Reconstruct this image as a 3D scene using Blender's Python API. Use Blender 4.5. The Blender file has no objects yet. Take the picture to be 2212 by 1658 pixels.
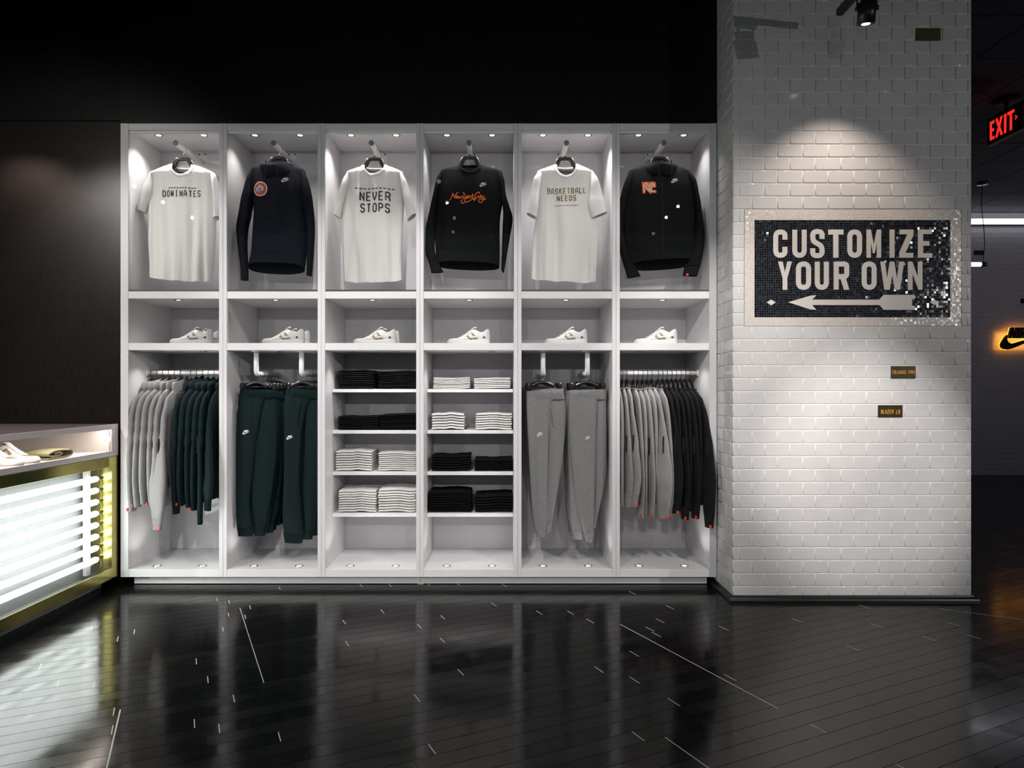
import bpy, bmesh, math, random
from mathutils import Vector, Matrix, noise
from mathutils.bvhtree import BVHTree
from mathutils.geometry import tessellate_polygon

SC = bpy.context.scene
C = SC.collection
PI = math.pi
rnd = random.Random(7)

# ---------------------------------------------------------------- camera
F_PX, VX, VY, CH = 1474.7, 1085.0, 836.0, 1.291      # focal length and axis in photo pixels, camera height
cam_d = bpy.data.cameras.new('camera')
cam_d.sensor_fit = 'HORIZONTAL'
cam_d.sensor_width = 36.0
cam_d.lens = F_PX * 36.0 / 2212.0
cam_d.shift_x = (1106.0 - VX) / 2212.0
cam_d.shift_y = (VY - 829.0) / 2212.0
cam_d.clip_start = 0.05
cam = bpy.data.objects.new('camera', cam_d)
cam.location = (0, 0, CH)
cam.rotation_euler = (PI / 2, 0, 0)
C.objects.link(cam)
SC.camera = cam

# ---------------------------------------------------------------- world, exposure
SC.view_settings.view_transform = 'Standard'
SC.view_settings.look = 'None'
SC.view_settings.gamma = 1.0
SC.view_settings.use_curve_mapping = False
SC.view_settings.exposure = 0.0
SC.cycles.sample_clamp_indirect = 4.0
SC.cycles.max_bounces = 8
w = bpy.data.worlds.new('world')
SC.world = w
w.use_nodes = True
w.node_tree.nodes['Background'].inputs[0].default_value = (0.9, 0.95, 1.0, 1)
w.node_tree.nodes['Background'].inputs[1].default_value = 0.06

def add_light(name, kind, loc, rot, energy, color=(1, 1, 1), parent=None, **kw):
    d = bpy.data.lights.new(name, kind)
    d.energy = energy
    d.color = color
    for k, v in kw.items():
        setattr(d, k, v)
    o = bpy.data.objects.new(name, d)
    C.objects.link(o)
    if parent is not None:
        o.parent = parent
    o.location = loc
    o.rotation_euler = rot
    return o

def aim(src, dst):
    return (Vector(dst) - Vector(src)).to_track_quat('-Z', 'Y').to_euler()

# unseen fill spots added behind the camera to brighten the bays and pillar
for lx, tx, pw_ in ((-3.2, -2.0, 110), (-0.6, -0.5, 110), (1.2, 1.0, 110), (8.0, 2.2, 420)):
    add_light('fill_spot', 'SPOT', (lx, -2.2, 2.80), aim((lx, -2.2, 2.80), (tx, 4.4, 0.75)), pw_, (0.98, 0.985, 1.0), spot_size=1.05, spot_blend=1.0, shadow_soft_size=0.03)

add_light('back_room_fill', 'POINT', (7.6, 7.2, 2.9), (0, 0, 0), 24, (0.92, 0.90, 1.0), shadow_soft_size=0.12)  # unseen point light added to lift the back room wall and ceiling

# ---------------------------------------------------------------- materials
def mat(name, col, rough=0.5, metal=0.0, spec=0.5, emit=None, es=0.0, coat=0.0, noise_amt=0.0, noise_scale=200.0,
        bump=0.0, bump_scale=300.0, stretch=(1, 1, 1), sheen=0.0, rough_var=0.0, col2=None, detail=2.0):
    m = bpy.data.materials.new(name)
    m.use_nodes = True
    nt = m.node_tree
    b = nt.nodes['Principled BSDF']
    b.inputs['Base Color'].default_value = (*col, 1)
    b.inputs['Roughness'].default_value = rough
    b.inputs['Metallic'].default_value = metal
    b.inputs['Specular IOR Level'].default_value = spec
    b.inputs['Coat Weight'].default_value = coat
    if sheen:
        b.inputs['Sheen Weight'].default_value = sheen
    if emit:
        b.inputs['Emission Color'].default_value = (*emit, 1)
        b.inputs['Emission Strength'].default_value = es
    tc = mp = None
    if noise_amt or bump or rough_var or col2:
        tc = nt.nodes.new('ShaderNodeTexCoord')
        mp = nt.nodes.new('ShaderNodeMapping')
        mp.inputs['Scale'].default_value = stretch
        nt.links.new(tc.outputs['Object'], mp.inputs['Vector'])
    if noise_amt or col2 or rough_var:
        n = nt.nodes.new('ShaderNodeTexNoise')
        n.inputs['Scale'].default_value = noise_scale
        n.inputs['Detail'].default_value = detail
        nt.links.new(mp.outputs['Vector'], n.inputs['Vector'])
        if noise_amt or col2:
            r = nt.nodes.new('ShaderNodeValToRGB')
            if col2:
                c1, c2 = col, col2
            else:
                c1 = tuple(max(0, c * (1 - noise_amt)) for c in col)
                c2 = tuple(min(1, c * (1 + noise_amt)) for c in col)
            r.color_ramp.elements[0].position = 0.36
            r.color_ramp.elements[1].position = 0.64
            r.color_ramp.elements[0].color = (*c1, 1)
            r.color_ramp.elements[1].color = (*c2, 1)
            nt.links.new(n.outputs['Fac'], r.inputs['Fac'])
            nt.links.new(r.outputs['Color'], b.inputs['Base Color'])
        if rough_var:
            mr = nt.nodes.new('ShaderNodeMapRange')
            mr.inputs['From Min'].default_value = 0.35
            mr.inputs['From Max'].default_value = 0.65
            mr.inputs['To Min'].default_value = max(0.02, rough - rough_var)
            mr.inputs['To Max'].default_value = rough + rough_var
            nt.links.new(n.outputs['Fac'], mr.inputs['Value'])
            nt.links.new(mr.outputs['Result'], b.inputs['Roughness'])
    if bump:
        n2 = nt.nodes.new('ShaderNodeTexNoise')
        n2.inputs['Scale'].default_value = bump_scale
        n2.inputs['Detail'].default_value = 3
        nt.links.new(mp.outputs['Vector'], n2.inputs['Vector'])
        bp = nt.nodes.new('ShaderNodeBump')
        bp.inputs['Strength'].default_value = bump
        bp.inputs['Distance'].default_value = 0.003
        nt.links.new(n2.outputs['Fac'], bp.inputs['Height'])
        nt.links.new(bp.outputs['Normal'], b.inputs['Normal'])
    return m

def glass_mat(name, tint=(1, 1, 1), refl_boost=1.0):
    # thin pane: clear transmission plus Fresnel mirror reflection
    m = bpy.data.materials.new(name)
    m.use_nodes = True
    nt = m.node_tree
    nt.nodes.clear()
    out = nt.nodes.new('ShaderNodeOutputMaterial')
    mix = nt.nodes.new('ShaderNodeMixShader')
    tr = nt.nodes.new('ShaderNodeBsdfTransparent')
    tr.inputs[0].default_value = (*tint, 1)
    gl = nt.nodes.new('ShaderNodeBsdfGlossy')
    gl.inputs['Roughness'].default_value = 0.0
    fr = nt.nodes.new('ShaderNodeFresnel')
    fr.inputs['IOR'].default_value = 1.5
    mu = nt.nodes.new('ShaderNodeMath')
    mu.operation = 'MULTIPLY'
    mu.inputs[1].default_value = refl_boost
    nt.links.new(fr.outputs[0], mu.inputs[0])
    nt.links.new(mu.outputs[0], mix.inputs[0])
    nt.links.new(tr.outputs[0], mix.inputs[1])
    nt.links.new(gl.outputs[0], mix.inputs[2])
    nt.links.new(mix.outputs[0], out.inputs[0])
    return m

M = {}
M['cab'] = mat('white_lacquer', (0.77, 0.775, 0.775), 0.42, spec=0.4)
M['cab_back'] = mat('white_gloss_panel', (0.68, 0.665, 0.69), 0.06, spec=0.35)
M['cab_side'] = mat('white_gloss_side', (0.74, 0.735, 0.745), 0.36, spec=0.35)
M['gasket'] = mat('dark_channel', (0.03, 0.03, 0.03), 0.4)
M['rod'] = mat('white_powder_coat', (0.82, 0.82, 0.81), 0.35)
M['seam'] = mat('seam_grey', (0.12, 0.12, 0.12), 0.6)
M['hole'] = mat('drilled_hole', (0.08, 0.08, 0.08), 0.7)
M['glass'] = glass_mat('clear_glass', (0.97, 0.98, 0.975), 1.0)
M['glass_box'] = glass_mat('clear_box_glass', (0.97, 0.985, 0.97), 0.7)
M['lens'] = mat('warm_lens', (1, 0.95, 0.85), 0.3, emit=(1.0, 0.80, 0.58), es=9.0)
M['ring'] = mat('nickel_ring', (0.42, 0.40, 0.38), 0.25, metal=1.0)
M['black_wood'] = mat('black_wood_veneer', (0.0042, 0.004, 0.0038), 0.36, spec=0.22, noise_amt=0.5, noise_scale=30, stretch=(6, 6, 0.5), bump=0.12, bump_scale=60)
M['brown_wood'] = mat('dark_brown_veneer', (0.009, 0.0064, 0.0053), 0.30, spec=0.35, noise_amt=0.45, noise_scale=30, stretch=(6, 6, 0.4), bump=0.12, bump_scale=60)
M['black_paint'] = mat('black_paint', (0.008, 0.008, 0.008), 0.35)
M['black_metal'] = mat('black_metal', (0.010, 0.010, 0.010), 0.38, spec=0.5)
M['black_plastic'] = mat('black_plastic', (0.012, 0.012, 0.012), 0.3)
M['steel'] = mat('bright_steel', (0.55, 0.55, 0.55), 0.22, metal=1.0)
M['dark_steel'] = mat('dark_steel', (0.10, 0.10, 0.10), 0.3, metal=1.0)
M['tile'] = mat('grey_white_tile', (0.58, 0.575, 0.57), 0.09, spec=0.5, noise_amt=0.03, noise_scale=6)
M['grout'] = mat('pale_grout', (0.74, 0.735, 0.72), 0.8)
M['far_tile'] = mat('mauve_grey_tile', (0.42, 0.40, 0.43), 0.2, spec=0.4)  # far wall tile in its own darker grey
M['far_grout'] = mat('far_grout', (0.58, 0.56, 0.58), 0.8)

# ---------------------------------------------------------------- mesh builder
def wloc(o):
    v = Vector((0, 0, 0))
    while o is not None:
        v += Vector(o.location)
        o = o.parent
    return v

class MB:
    def __init__(s):
        s.v, s.f, s.m, s.sm = [], [], [], []
    def add(s, vs, fs, mat=0, smooth=False):
        k = len(s.v)
        s.v.extend(tuple(p) for p in vs)
        for f in fs:
            s.f.append(tuple(i + k for i in f))
            s.m.append(mat)
            s.sm.append(smooth)
        return k
    def quad(s, a, b, c, d, mat=0):
        s.add([a, b, c, d], [(0, 1, 2, 3)], mat)
    def box(s, x0, x1, y0, y1, z0, z1, mat=0):
        if x0 > x1: x0, x1 = x1, x0
        if y0 > y1: y0, y1 = y1, y0
        if z0 > z1: z0, z1 = z1, z0
        s.add([(x0, y0, z0), (x1, y0, z0), (x1, y1, z0), (x0, y1, z0), (x0, y0, z1), (x1, y0, z1), (x1, y1, z1), (x0, y1, z1)],
              [(0, 3, 2, 1), (4, 5, 6, 7), (0, 1, 5, 4), (1, 2, 6, 5), (2, 3, 7, 6), (3, 0, 4, 7)], mat)
    def rings(s, rings, mat=0, smooth=True, closed=True, cap0=False, cap1=False):
        n = len(rings[0])
        vs = [p for r in rings for p in r]
        fs = []
        for i in range(len(rings) - 1):
            for j in range(n if closed else n - 1):
                j2 = (j + 1) % n
                fs.append((i * n + j, i * n + j2, (i + 1) * n + j2, (i + 1) * n + j))
        if cap0: fs.append(tuple(range(n - 1, -1, -1)))
        if cap1: fs.append(tuple((len(rings) - 1) * n + j for j in range(n)))
        return s.add(vs, fs, mat, smooth)
    def tube(s, pts, r, seg=8, mat=0, cap=True, smooth=True):
        pts = [Vector(p) for p in pts]
        rr = r if isinstance(r, (list, tuple)) else [r] * len(pts)
        rs = []
        up = None
        for i, p in enumerate(pts):
            d = (pts[min(i + 1, len(pts) - 1)] - pts[max(i - 1, 0)])
            d.normalize()
            if up is None:
                up = Vector((0, 0, 1)) if abs(d.z) < 0.9 else Vector((0, 1, 0))
            a = d.cross(up)
            if a.length < 1e-6:
                a = d.cross(Vector((1, 0, 0)))
            a.normalize()
            b = a.cross(d)
            b.normalize()
            up = b
            rs.append([p + a * rr[i] * math.cos(2 * PI * k / seg) + b * rr[i] * math.sin(2 * PI * k / seg) for k in range(seg)])
        s.rings(rs, mat, smooth, True, cap, cap)
    def cyl(s, p0, p1, r, seg=20, mat=0, r1=None):
        s.tube([p0, p1], [r, r if r1 is None else r1], seg, mat)
    def poly(s, pts2, y, y1=None, mat=0, plane='xz'):
        # filled polygon (list of (x,z)) at depth y; with y1 a prism
        f = (lambda p, t: (p[0], t, p[1])) if plane == 'xz' else ((lambda p, t: (t, p[0], p[1])) if plane == 'yz' else (lambda p, t: (p[0], p[1], t)))
        tri = tessellate_polygon([[Vector((p[0], p[1], 0)) for p in pts2]])
        n = len(pts2)
        s.add([f(p, y) for p in pts2], tri, mat)
        if y1 is not None:
            s.add([f(p, y1) for p in pts2], [tuple(reversed(t)) for t in tri], mat)
            s.add([f(p, y) for p in pts2] + [f(p, y1) for p in pts2], [(i, (i + 1) % n, n + (i + 1) % n, n + i) for i in range(n)], mat)
    def build(s, name, mats, parent=None, fixn=True):
        me = bpy.data.meshes.new(name)
        off = wloc(parent) if parent is not None else Vector((0, 0, 0))
        me.from_pydata([tuple(Vector(p) - off) for p in s.v], [], s.f)
        if not isinstance(mats, (list, tuple)):
            mats = [mats]
        for m in mats:
            me.materials.append(m)
        me.polygons.foreach_set('material_index', s.m)
        me.polygons.foreach_set('use_smooth', s.sm)
        if fixn:
            bm = bmesh.new()
            bm.from_mesh(me)
            bmesh.ops.recalc_face_normals(bm, faces=bm.faces)
            bm.to_mesh(me)
            bm.free()
        me.update()
        o = bpy.data.objects.new(name, me)
        C.objects.link(o)
        if parent is not None:
            o.parent = parent
        return o

def bevel(o, width=0.003, seg=2):
    b = o.modifiers.new('edge', 'BEVEL')
    b.width = width
    b.segments = seg
    b.limit_method = 'ANGLE'
    return o

def thing(name, label, cat, loc=(0, 0, 0), group=None):
    o = bpy.data.objects.new(name, None)
    o.empty_display_size = 0.1
    C.objects.link(o)
    o.location = loc
    return tag(o, label, cat, group)

def tag(o, label=None, cat=None, group=None, kind=None):
    if label: o['label'] = label
    if cat: o['category'] = cat
    if group: o['group'] = group
    if kind: o['kind'] = kind
    return o

def copy_tree(o, parent=None):
    c = o.copy()
    C.objects.link(c)
    c.parent = parent
    for ch in list(o.children):
        copy_tree(ch, c)
    return c

ORD = ['first', 'second', 'third', 'fourth', 'fifth', 'sixth', 'seventh', 'eighth', 'ninth', 'tenth', 'eleventh', 'twelfth',
       'thirteenth', 'fourteenth', 'fifteenth', 'sixteenth', 'seventeenth']

def PX(px, D): return (px - VX) * D / F_PX
def PZ(py, D): return CH + (VY - py) * D / F_PX
# ================================================================ the setting
DF = 4.43                      # cabinet front plane
DB = 5.006                     # back of the lower compartments
SF = F_PX / DF
CEIL = 3.84
XP0, XP1, DP = PX(1583, 4.13), PX(2099, 4.13), 4.13       # tiled pillar

# floor: black planks laid at an angle, with pale end joints
def build_floor():
    ang = math.radians(25.4)
    ca, sa = math.cos(ang), math.sin(ang)
    R = random.Random(3)
    mb = MB()
    mb.quad((-5.2, -2.5, -0.002), (11, -2.5, -0.002), (11, 10.3, -0.002), (-5.2, 10.3, -0.002), 3)
    W = 0.081
    def pt(u, v, z=0.0): return (u * ca - v * sa, u * sa + v * ca, z)
    def inside(u, v):
        x, y, _ = pt(u, v)
        return -5.1 < x < 10.8 and -2.4 < y < 10.2
    for row in range(-75, 125):
        v0 = row * W
        u = -7 + R.random() * 1.1
        while u < 15:
            L = R.choice([0.55, 0.8, 1.1, 1.1, 1.4])
            if inside(u + L / 2, v0 + W / 2):
                g = 0.0011
                k = R.choice([0, 0, 1, 2])
                mb.quad(pt(u + 0.0006, v0 + g), pt(u + L - 0.0006, v0 + g), pt(u + L - 0.0006, v0 + W - g), pt(u + 0.0006, v0 + W - g), k)
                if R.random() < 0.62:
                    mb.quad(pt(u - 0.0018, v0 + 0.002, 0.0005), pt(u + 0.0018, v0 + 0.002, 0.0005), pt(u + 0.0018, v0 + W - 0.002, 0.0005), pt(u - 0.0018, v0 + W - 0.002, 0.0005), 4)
            u += L
    # long cross seams where whole sheets of planks meet
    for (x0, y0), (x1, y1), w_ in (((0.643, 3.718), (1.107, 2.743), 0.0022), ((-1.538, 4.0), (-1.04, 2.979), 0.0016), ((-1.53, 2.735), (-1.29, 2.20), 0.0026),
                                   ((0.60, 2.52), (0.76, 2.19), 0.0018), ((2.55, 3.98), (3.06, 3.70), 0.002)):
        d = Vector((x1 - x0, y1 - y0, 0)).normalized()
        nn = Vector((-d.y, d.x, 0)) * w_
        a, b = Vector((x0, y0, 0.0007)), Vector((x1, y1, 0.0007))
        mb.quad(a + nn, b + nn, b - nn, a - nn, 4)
    fm = []
    for i, (r, c) in enumerate(((0.125, 0.0065), (0.145, 0.0075), (0.165, 0.0085))):
        m = mat('black_plank_%s' % 'abc'[i], (c, c, c), r, spec=0.5, rough_var=0.03, noise_scale=9, bump=0.02, bump_scale=40, detail=6)
        nt = m.node_tree
        b = nt.nodes['Principled BSDF']
        b.inputs['IOR'].default_value = 1.6
        matte = nt.nodes.new('ShaderNodeBsdfDiffuse')
        matte.inputs[0].default_value = (c, c, c, 1)
        mx = nt.nodes.new('ShaderNodeMixShader')
        mx.inputs[0].default_value = 0.40
        om = nt.nodes['Material Output']
        nt.links.new(b.outputs[0], mx.inputs[1])
        nt.links.new(matte.outputs[0], mx.inputs[2])
        nt.links.new(mx.outputs[0], om.inputs[0])
        # fine dusty wear: stretched noise thresholded to hairline flecks
        tc = nt.nodes.new('ShaderNodeTexCoord')
        mp = nt.nodes.new('ShaderNodeMapping')
        mp.inputs['Scale'].default_value = (3, 22, 1)
        mp.inputs['Rotation'].default_value = (0, 0, 0.9)
        n = nt.nodes.new('ShaderNodeTexNoise')
        n.inputs['Scale'].default_value = 18
        n.inputs['Detail'].default_value = 8
        n.inputs['Roughness'].default_value = 0.75
        r_ = nt.nodes.new('ShaderNodeValToRGB')
        r_.color_ramp.elements[0].position = 0.60
        r_.color_ramp.elements[0].color = (c, c, c, 1)
        r_.color_ramp.elements[1].position = 0.90
        r_.color_ramp.elements[1].color = (0.10, 0.10, 0.10, 1)
        nt.links.new(tc.outputs['Object'], mp.inputs['Vector'])
        nt.links.new(mp.outputs['Vector'], n.inputs['Vector'])
        nt.links.new(n.outputs['Fac'], r_.inputs['Fac'])
        nt.links.new(r_.outputs['Color'], b.inputs['Base Color'])
        fm.append(m)
    gap = mat('plank_gap', (0.004, 0.004, 0.004), 0.6)
    joint = mat('pale_joint_glint', (0.62, 0.62, 0.60), 0.5)  # pale colour carries the glint of raised plank edges at the joints
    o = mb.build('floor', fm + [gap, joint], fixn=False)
    tag(o, kind='structure')
build_floor()

def struct(name, mats, fn):
    mb = MB()
    fn(mb)
    return tag(mb.build(name, mats), kind='structure')

# ceiling: dark 2 ft tiles with recessed joints
def f(mb):
    y = -2.5
    mb.box(-5.2, 11, -2.5, 10.1, CEIL + 0.012, CEIL + 0.06, 1)
    x0 = 3.67 - 0.605 * 14
    for i in range(26):
        for j in range(21):
            xa, ya = x0 + i * 0.605, 4.69 - 0.61 * 11 + j * 0.61
            if xa > 10.4 or ya > 9.6: continue
            mb.box(xa + 0.006, xa + 0.599, ya + 0.006, ya + 0.604, CEIL, CEIL + 0.012, 0)
struct('ceiling', [mat('dark_ceiling_tile', (0.028, 0.031, 0.042), 0.9, noise_amt=0.35, noise_scale=160), M['black_paint']], f)

# black wood wall: left panel, band above the cabinets, wall behind them
XL, XR = PX(260, DF), PX(1549, DF)
ZT = PZ(266, DF)
struct('wall_left', M['brown_wood'], lambda mb: mb.box(-5.2, XL - 0.012, 4.50, 4.62, 0.0, PZ(262, 4.5)))
struct('wall_back', M['black_wood'], lambda mb: (mb.box(XL - 0.004, XP0, DF + 0.004, 4.62, ZT + 0.002, CEIL + 0.012), mb.box(-5.2, XP0 + 0.02, 5.06, 5.16, 0, CEIL),
                                                  mb.box(-5.2, XL - 0.012, 4.495, 4.62, PZ(262, 4.5) + 0.004, CEIL + 0.012)))

# tiled pillar
def tile_grid(mb, u0, u1, z0, ztop, pt, holes=(), tw=0.1537, th=0.0786, off=(0.0, 0.0), zstart=None, bev=0.0042, dep=0.0045):
    # pt(u, z, d): d = distance proud of the grout plane
    g = 0.0034
    z = zstart
    row = 0
    while z < ztop:
        za, zb = max(z, z0) + g / 2, z + th - g / 2
        u = off[row % 2] - tw
        while u < u1:
            ua, ub = max(u, u0) + g / 2, min(u + tw, u1) - g / 2
            if ub - ua > 0.012 and zb - za > 0.01:
                skip = False
                for (ha, hb, hc, hd) in holes:
                    if ua < hb - 0.001 and ub > ha + 0.001 and za < hd - 0.001 and zb > hc + 0.001:
                        # trim against the opening
                        if ua >= ha - 0.001 and ub <= hb + 0.001: skip = True
                        elif ua < ha: ub = min(ub, ha - g / 2)
                        else: ua = max(ua, hb + g / 2)
                if not skip and ub - ua > 0.01:
                    b = bev
                    vs = [pt(ua, za, 0), pt(ub, za, 0), pt(ub, zb, 0), pt(ua, zb, 0)]
                    vs += [pt(ua + b * .25, za + b * .25, dep * .65), pt(ub - b * .25, za + b * .25, dep * .65), pt(ub - b * .25, zb - b * .25, dep * .65), pt(ua + b * .25, zb - b * .25, dep * .65)]
                    vs += [pt(ua + b, za + b, dep), pt(ub - b, za + b, dep), pt(ub - b, zb - b, dep), pt(ua + b, zb - b, dep)]
                    fs = []
                    for k in (0, 4):
                        for j in range(4):
                            fs.append((k + j, k + (j + 1) % 4, k + 4 + (j + 1) % 4, k + 4 + j))
                    mb.add(vs, fs, 0, True)
                    mb.add(vs[8:], [(0, 1, 2, 3)], 0, False)
            u += tw
        z += th
        row += 1

TD = 0.0045
SP = F_PX / DP
SIGN = (PX(1608, DP), PX(2077, DP), PZ(704.3, DP), PZ(451.7, DP))
ZB0 = PZ(1288, DP)
def f(mb):
    gy = DP + TD
    zs = PZ(1265.5, DP) - 0.0786
    mb.box(XP0 + TD, XP1 - 0.001, gy, 5.3, 0.0, CEIL + 0.01, 1)
    tile_grid(mb, XP0 + 0.001, XP1, ZB0, CEIL, lambda u, z, d: (u, gy - d, z), holes=(SIGN,), zstart=zs, off=(PX(1624.5, DP), PX(1596.5, DP)))
    gx = XP0 + TD
    tile_grid(mb, DP + 0.001, 5.06, ZB0, CEIL, lambda u, z, d: (gx - d, u, z), zstart=zs, off=(DP + 0.115, DP + 0.038))
    gx1 = XP1 - 0.001
    tile_grid(mb, DP + 0.001, 5.3, ZB0, CEIL, lambda u, z, d: (gx1 + d * 0.3, u, z), zstart=zs, off=(DP + 0.115, DP + 0.038))
struct('pillar', [M['tile'], M['grout']], f)

def f(mb):
    prof = [(0.0, 0.0), (0.030, 0.0), (0.030, 0.008), (0.026, 0.017), (0.018, 0.023), (0.010, 0.026), (0.008, 0.033), (0.0, 0.034)]
    rings = []
    for (sx, sy, dx, dy) in ((XP0, 4.52, -1, 0), (XP0, DP, -1, -1), (XP1, DP, 1, -1), (XP1, 5.3, 1, 0)):
        rings.append([(sx + dx * a, sy + dy * a, z) for a, z in prof])
    mb.rings(rings, 0, False, False)
    for r in (rings[0], rings[-1]):
        mb.add(r, [tuple(range(len(r)))], 0)
struct('baseboard_pillar', M['black_paint'], f)

# back room on the right: far tiled wall, side wall
def far_wall():
    mb = MB()
    y = 10.0
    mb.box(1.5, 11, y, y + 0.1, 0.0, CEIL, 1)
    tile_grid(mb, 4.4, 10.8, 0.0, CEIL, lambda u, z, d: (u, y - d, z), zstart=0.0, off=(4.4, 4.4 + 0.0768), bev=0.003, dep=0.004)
    return tag(mb.build('wall_far', [M['far_tile'], M['far_grout']]), kind='structure')
far_wall()
struct('wall_right', M['black_paint'], lambda mb: mb.box(10.6, 10.7, 2.0, 10.0, 0, CEIL))

# ================================================================ display cabinets
OPEN = [(277, 473), (490, 686), (702, 899), (915, 1110), (1126.5, 1322.5), (1339, 1533)]
EDGE = [260, 481.5, 694, 907, 1118.3, 1330.8, 1549]
DU = 4.857
z_rail_t, z_ceil_u = PZ(281, DF), PZ(278.6, DF)
z_m1a, z_m1b = PZ(629, DF), PZ(644.5, DF)
z_m2a, z_m2b = PZ(740.5, DF), PZ(756, DF)
z_b_a, z_b_b = PZ(1229.5, DF), PZ(1246, DF)
BAY = ['first', 'second', 'third', 'fourth', 'fifth', 'sixth']
BAYLAB = ['white display bay beside the counter, grey and green hoodies on its rail',
          'white display bay holding dark green joggers on two rails',
          'white display bay with dark folded clothes on its top two shelves',
          'white display bay with white folded clothes on its top two shelves',
          'white display bay holding heather grey joggers on two rails',
          'white display bay beside the tiled pillar, crewneck sweatshirts on its rail']
SHELF_Z = [PZ(y, 4.61) for y in (840.0, 929.2, 1018.8, 1108.6)]
BX = []
CAB = []
for i in range(6):
    x0, x1 = PX(EDGE[i], DF), PX(EDGE[i + 1], DF)
    o0, o1 = PX(OPEN[i][0], DF), PX(OPEN[i][1], DF)
    if i == 5: x1 -= 0.002
    cx = (o0 + o1) / 2
    BX.append((o0, o1, cx))
    e = 0.0006
    root = thing('display_bay', BAYLAB[i], 'display cabinet', (cx, DF, 0), group='white display bays along the wall')
    CAB.append(root)
    for (a, b) in ((x0 + e, o0), (o1, x1 - e)):
        mb = MB()
        mb.box(a, b, DF, DB + 0.02, z_b_b, ZT - 0.0005)
        s_ = bevel(mb.build('side_panel', M['cab_side'], root), 0.0012, 1)
        if i in (2, 3):      # rows of shelf-pin holes on the inner faces
            hb = MB()
            xx = o0 + 0.0008 if a < cx - 0.2 else o1 - 0.0008
            for yy in (DF + 0.075, DB - 0.07):
                for k in range(41):
                    zc = 0.16 + k * 0.032
                    n_ = 6
                    hb.add([(xx, yy + 0.003 * math.cos(2 * PI * j / n_), zc + 0.003 * math.sin(2 * PI * j / n_)) for j in range(n_)], [tuple(range(n_))])
            tag(hb.build('shelf_pin_hole', M['hole'], s_), kind='stuff')
    def part(name, m, *boxes, bev=0.0012):
        mb = MB()
        for b in boxes: mb.box(*b)
        return bevel(mb.build(name, m, root), bev, 1)
    i0, i1 = o0 + 0.0004, o1 - 0.0004
    part('top_panel', M['cab'], (i0, i1, DF + 0.0015, DB, z_ceil_u, ZT - 0.001), (i0, i1, DF + 0.0015, DF + 0.020, z_rail_t, z_ceil_u))
    part('glass_channel', M['rod'], (i0, i1, DF + 0.012, DF + 0.030, z_rail_t - 0.016, z_rail_t - 0.0005))
    part('back_panel', M['cab_back'], (i0, i1, DU, DU + 0.02, z_m1a, z_ceil_u))
    part('back_panel', M['cab_back'], (i0, i1, DB, DB + 0.02, z_b_a, z_m1b))
    part('shelf', M['cab'], (i0, i1, DF + 0.0015, DB, z_m1b, z_m1a))
    part('shelf', M['cab'], (i0, i1, DF + 0.0015, DB, z_m2b, z_m2a))
    part('bottom_panel', M['cab'], (i0, i1, DF + 0.0015, DB, z_b_b, z_b_a))
    mb = MB()
    mb.quad((i0 + .004, DF + 0.02, z_m1a + 0.012), (i1 - .004, DF + 0.02, z_m1a + 0.012), (i1 - .004, DF + 0.02, z_rail_t - 0.016), (i0 + .004, DF + 0.02, z_rail_t - 0.016))
    g = mb.build('glass_pane', M['glass'], root, fixn=False)
    mb = MB()
    mb.box(i0 + .002, i1 - .002, DF + 0.010, DF + 0.028, z_m1a + 0.0004, z_m1a + 0.012)
    mb.build('gasket', M['gasket'], g)
    mb = MB()
    mb.quad((i0 + .004, DF + 0.02, z_m2a + 0.001), (i1 - .004, DF + 0.02, z_m2a + 0.001), (i1 - .004, DF + 0.02, z_m1b - 0.001), (i0 + .004, DF + 0.02, z_m1b - 0.001))
    mb.build('glass_pane', M['glass'], root, fixn=False)
    # display rod of the upper compartment
    zr = 2.884
    mb = MB()
    mb.cyl((cx, DU - 0.001, zr), (cx, 4.458, zr), 0.0175, 24)
    rod = mb.build('display_rod', M['rod'], root)
    mb = MB()
    mb.cyl((cx, 4.4578, zr), (cx, 4.453, zr), 0.0178, 24)
    mb.build('end_cap', mat('rod_end_grey', (0.36, 0.37, 0.37), 0.4) if i == 0 else bpy.data.materials['rod_end_grey'], rod)
    mb = MB()
    mb.box(cx - 0.035, cx + 0.035, DU - 0.004, DU - 0.0005, zr - 0.06, zr + 0.075)
    pl = mb.build('rod_plate', M['cab'], rod)
    for dx, dz in ((-0.022, 0.06), (0.022, 0.06), (-0.022, -0.045), (0.022, -0.045)):
        mb = MB()
        mb.cyl((cx + dx, DU - 0.004, zr + dz), (cx + dx, DU - 0.0065, zr + dz), 0.0055, 12)
        mb.build('screw', M['black_metal'], rod)
    # lower compartments
    if i in (0, 5):
        yr = 4.67 if i == 0 else 4.70
        zr2 = PZ(805, 4.67)
        mb = MB()
        mb.cyl((i0 + 0.001, yr, zr2), (i1 - 0.001, yr, zr2), 0.0155, 20)
        hr = mb.build('hanging_rail', M['rod'], root)
        for sx, xx in ((1, i0), (-1, i1)):
            mb = MB()
            mb.cyl((xx + sx * 0.0005, yr, zr2), (xx + sx * 0.008, yr, zr2), 0.026, 20)
            mb.build('rail_flange', M['rod'], hr)
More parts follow.
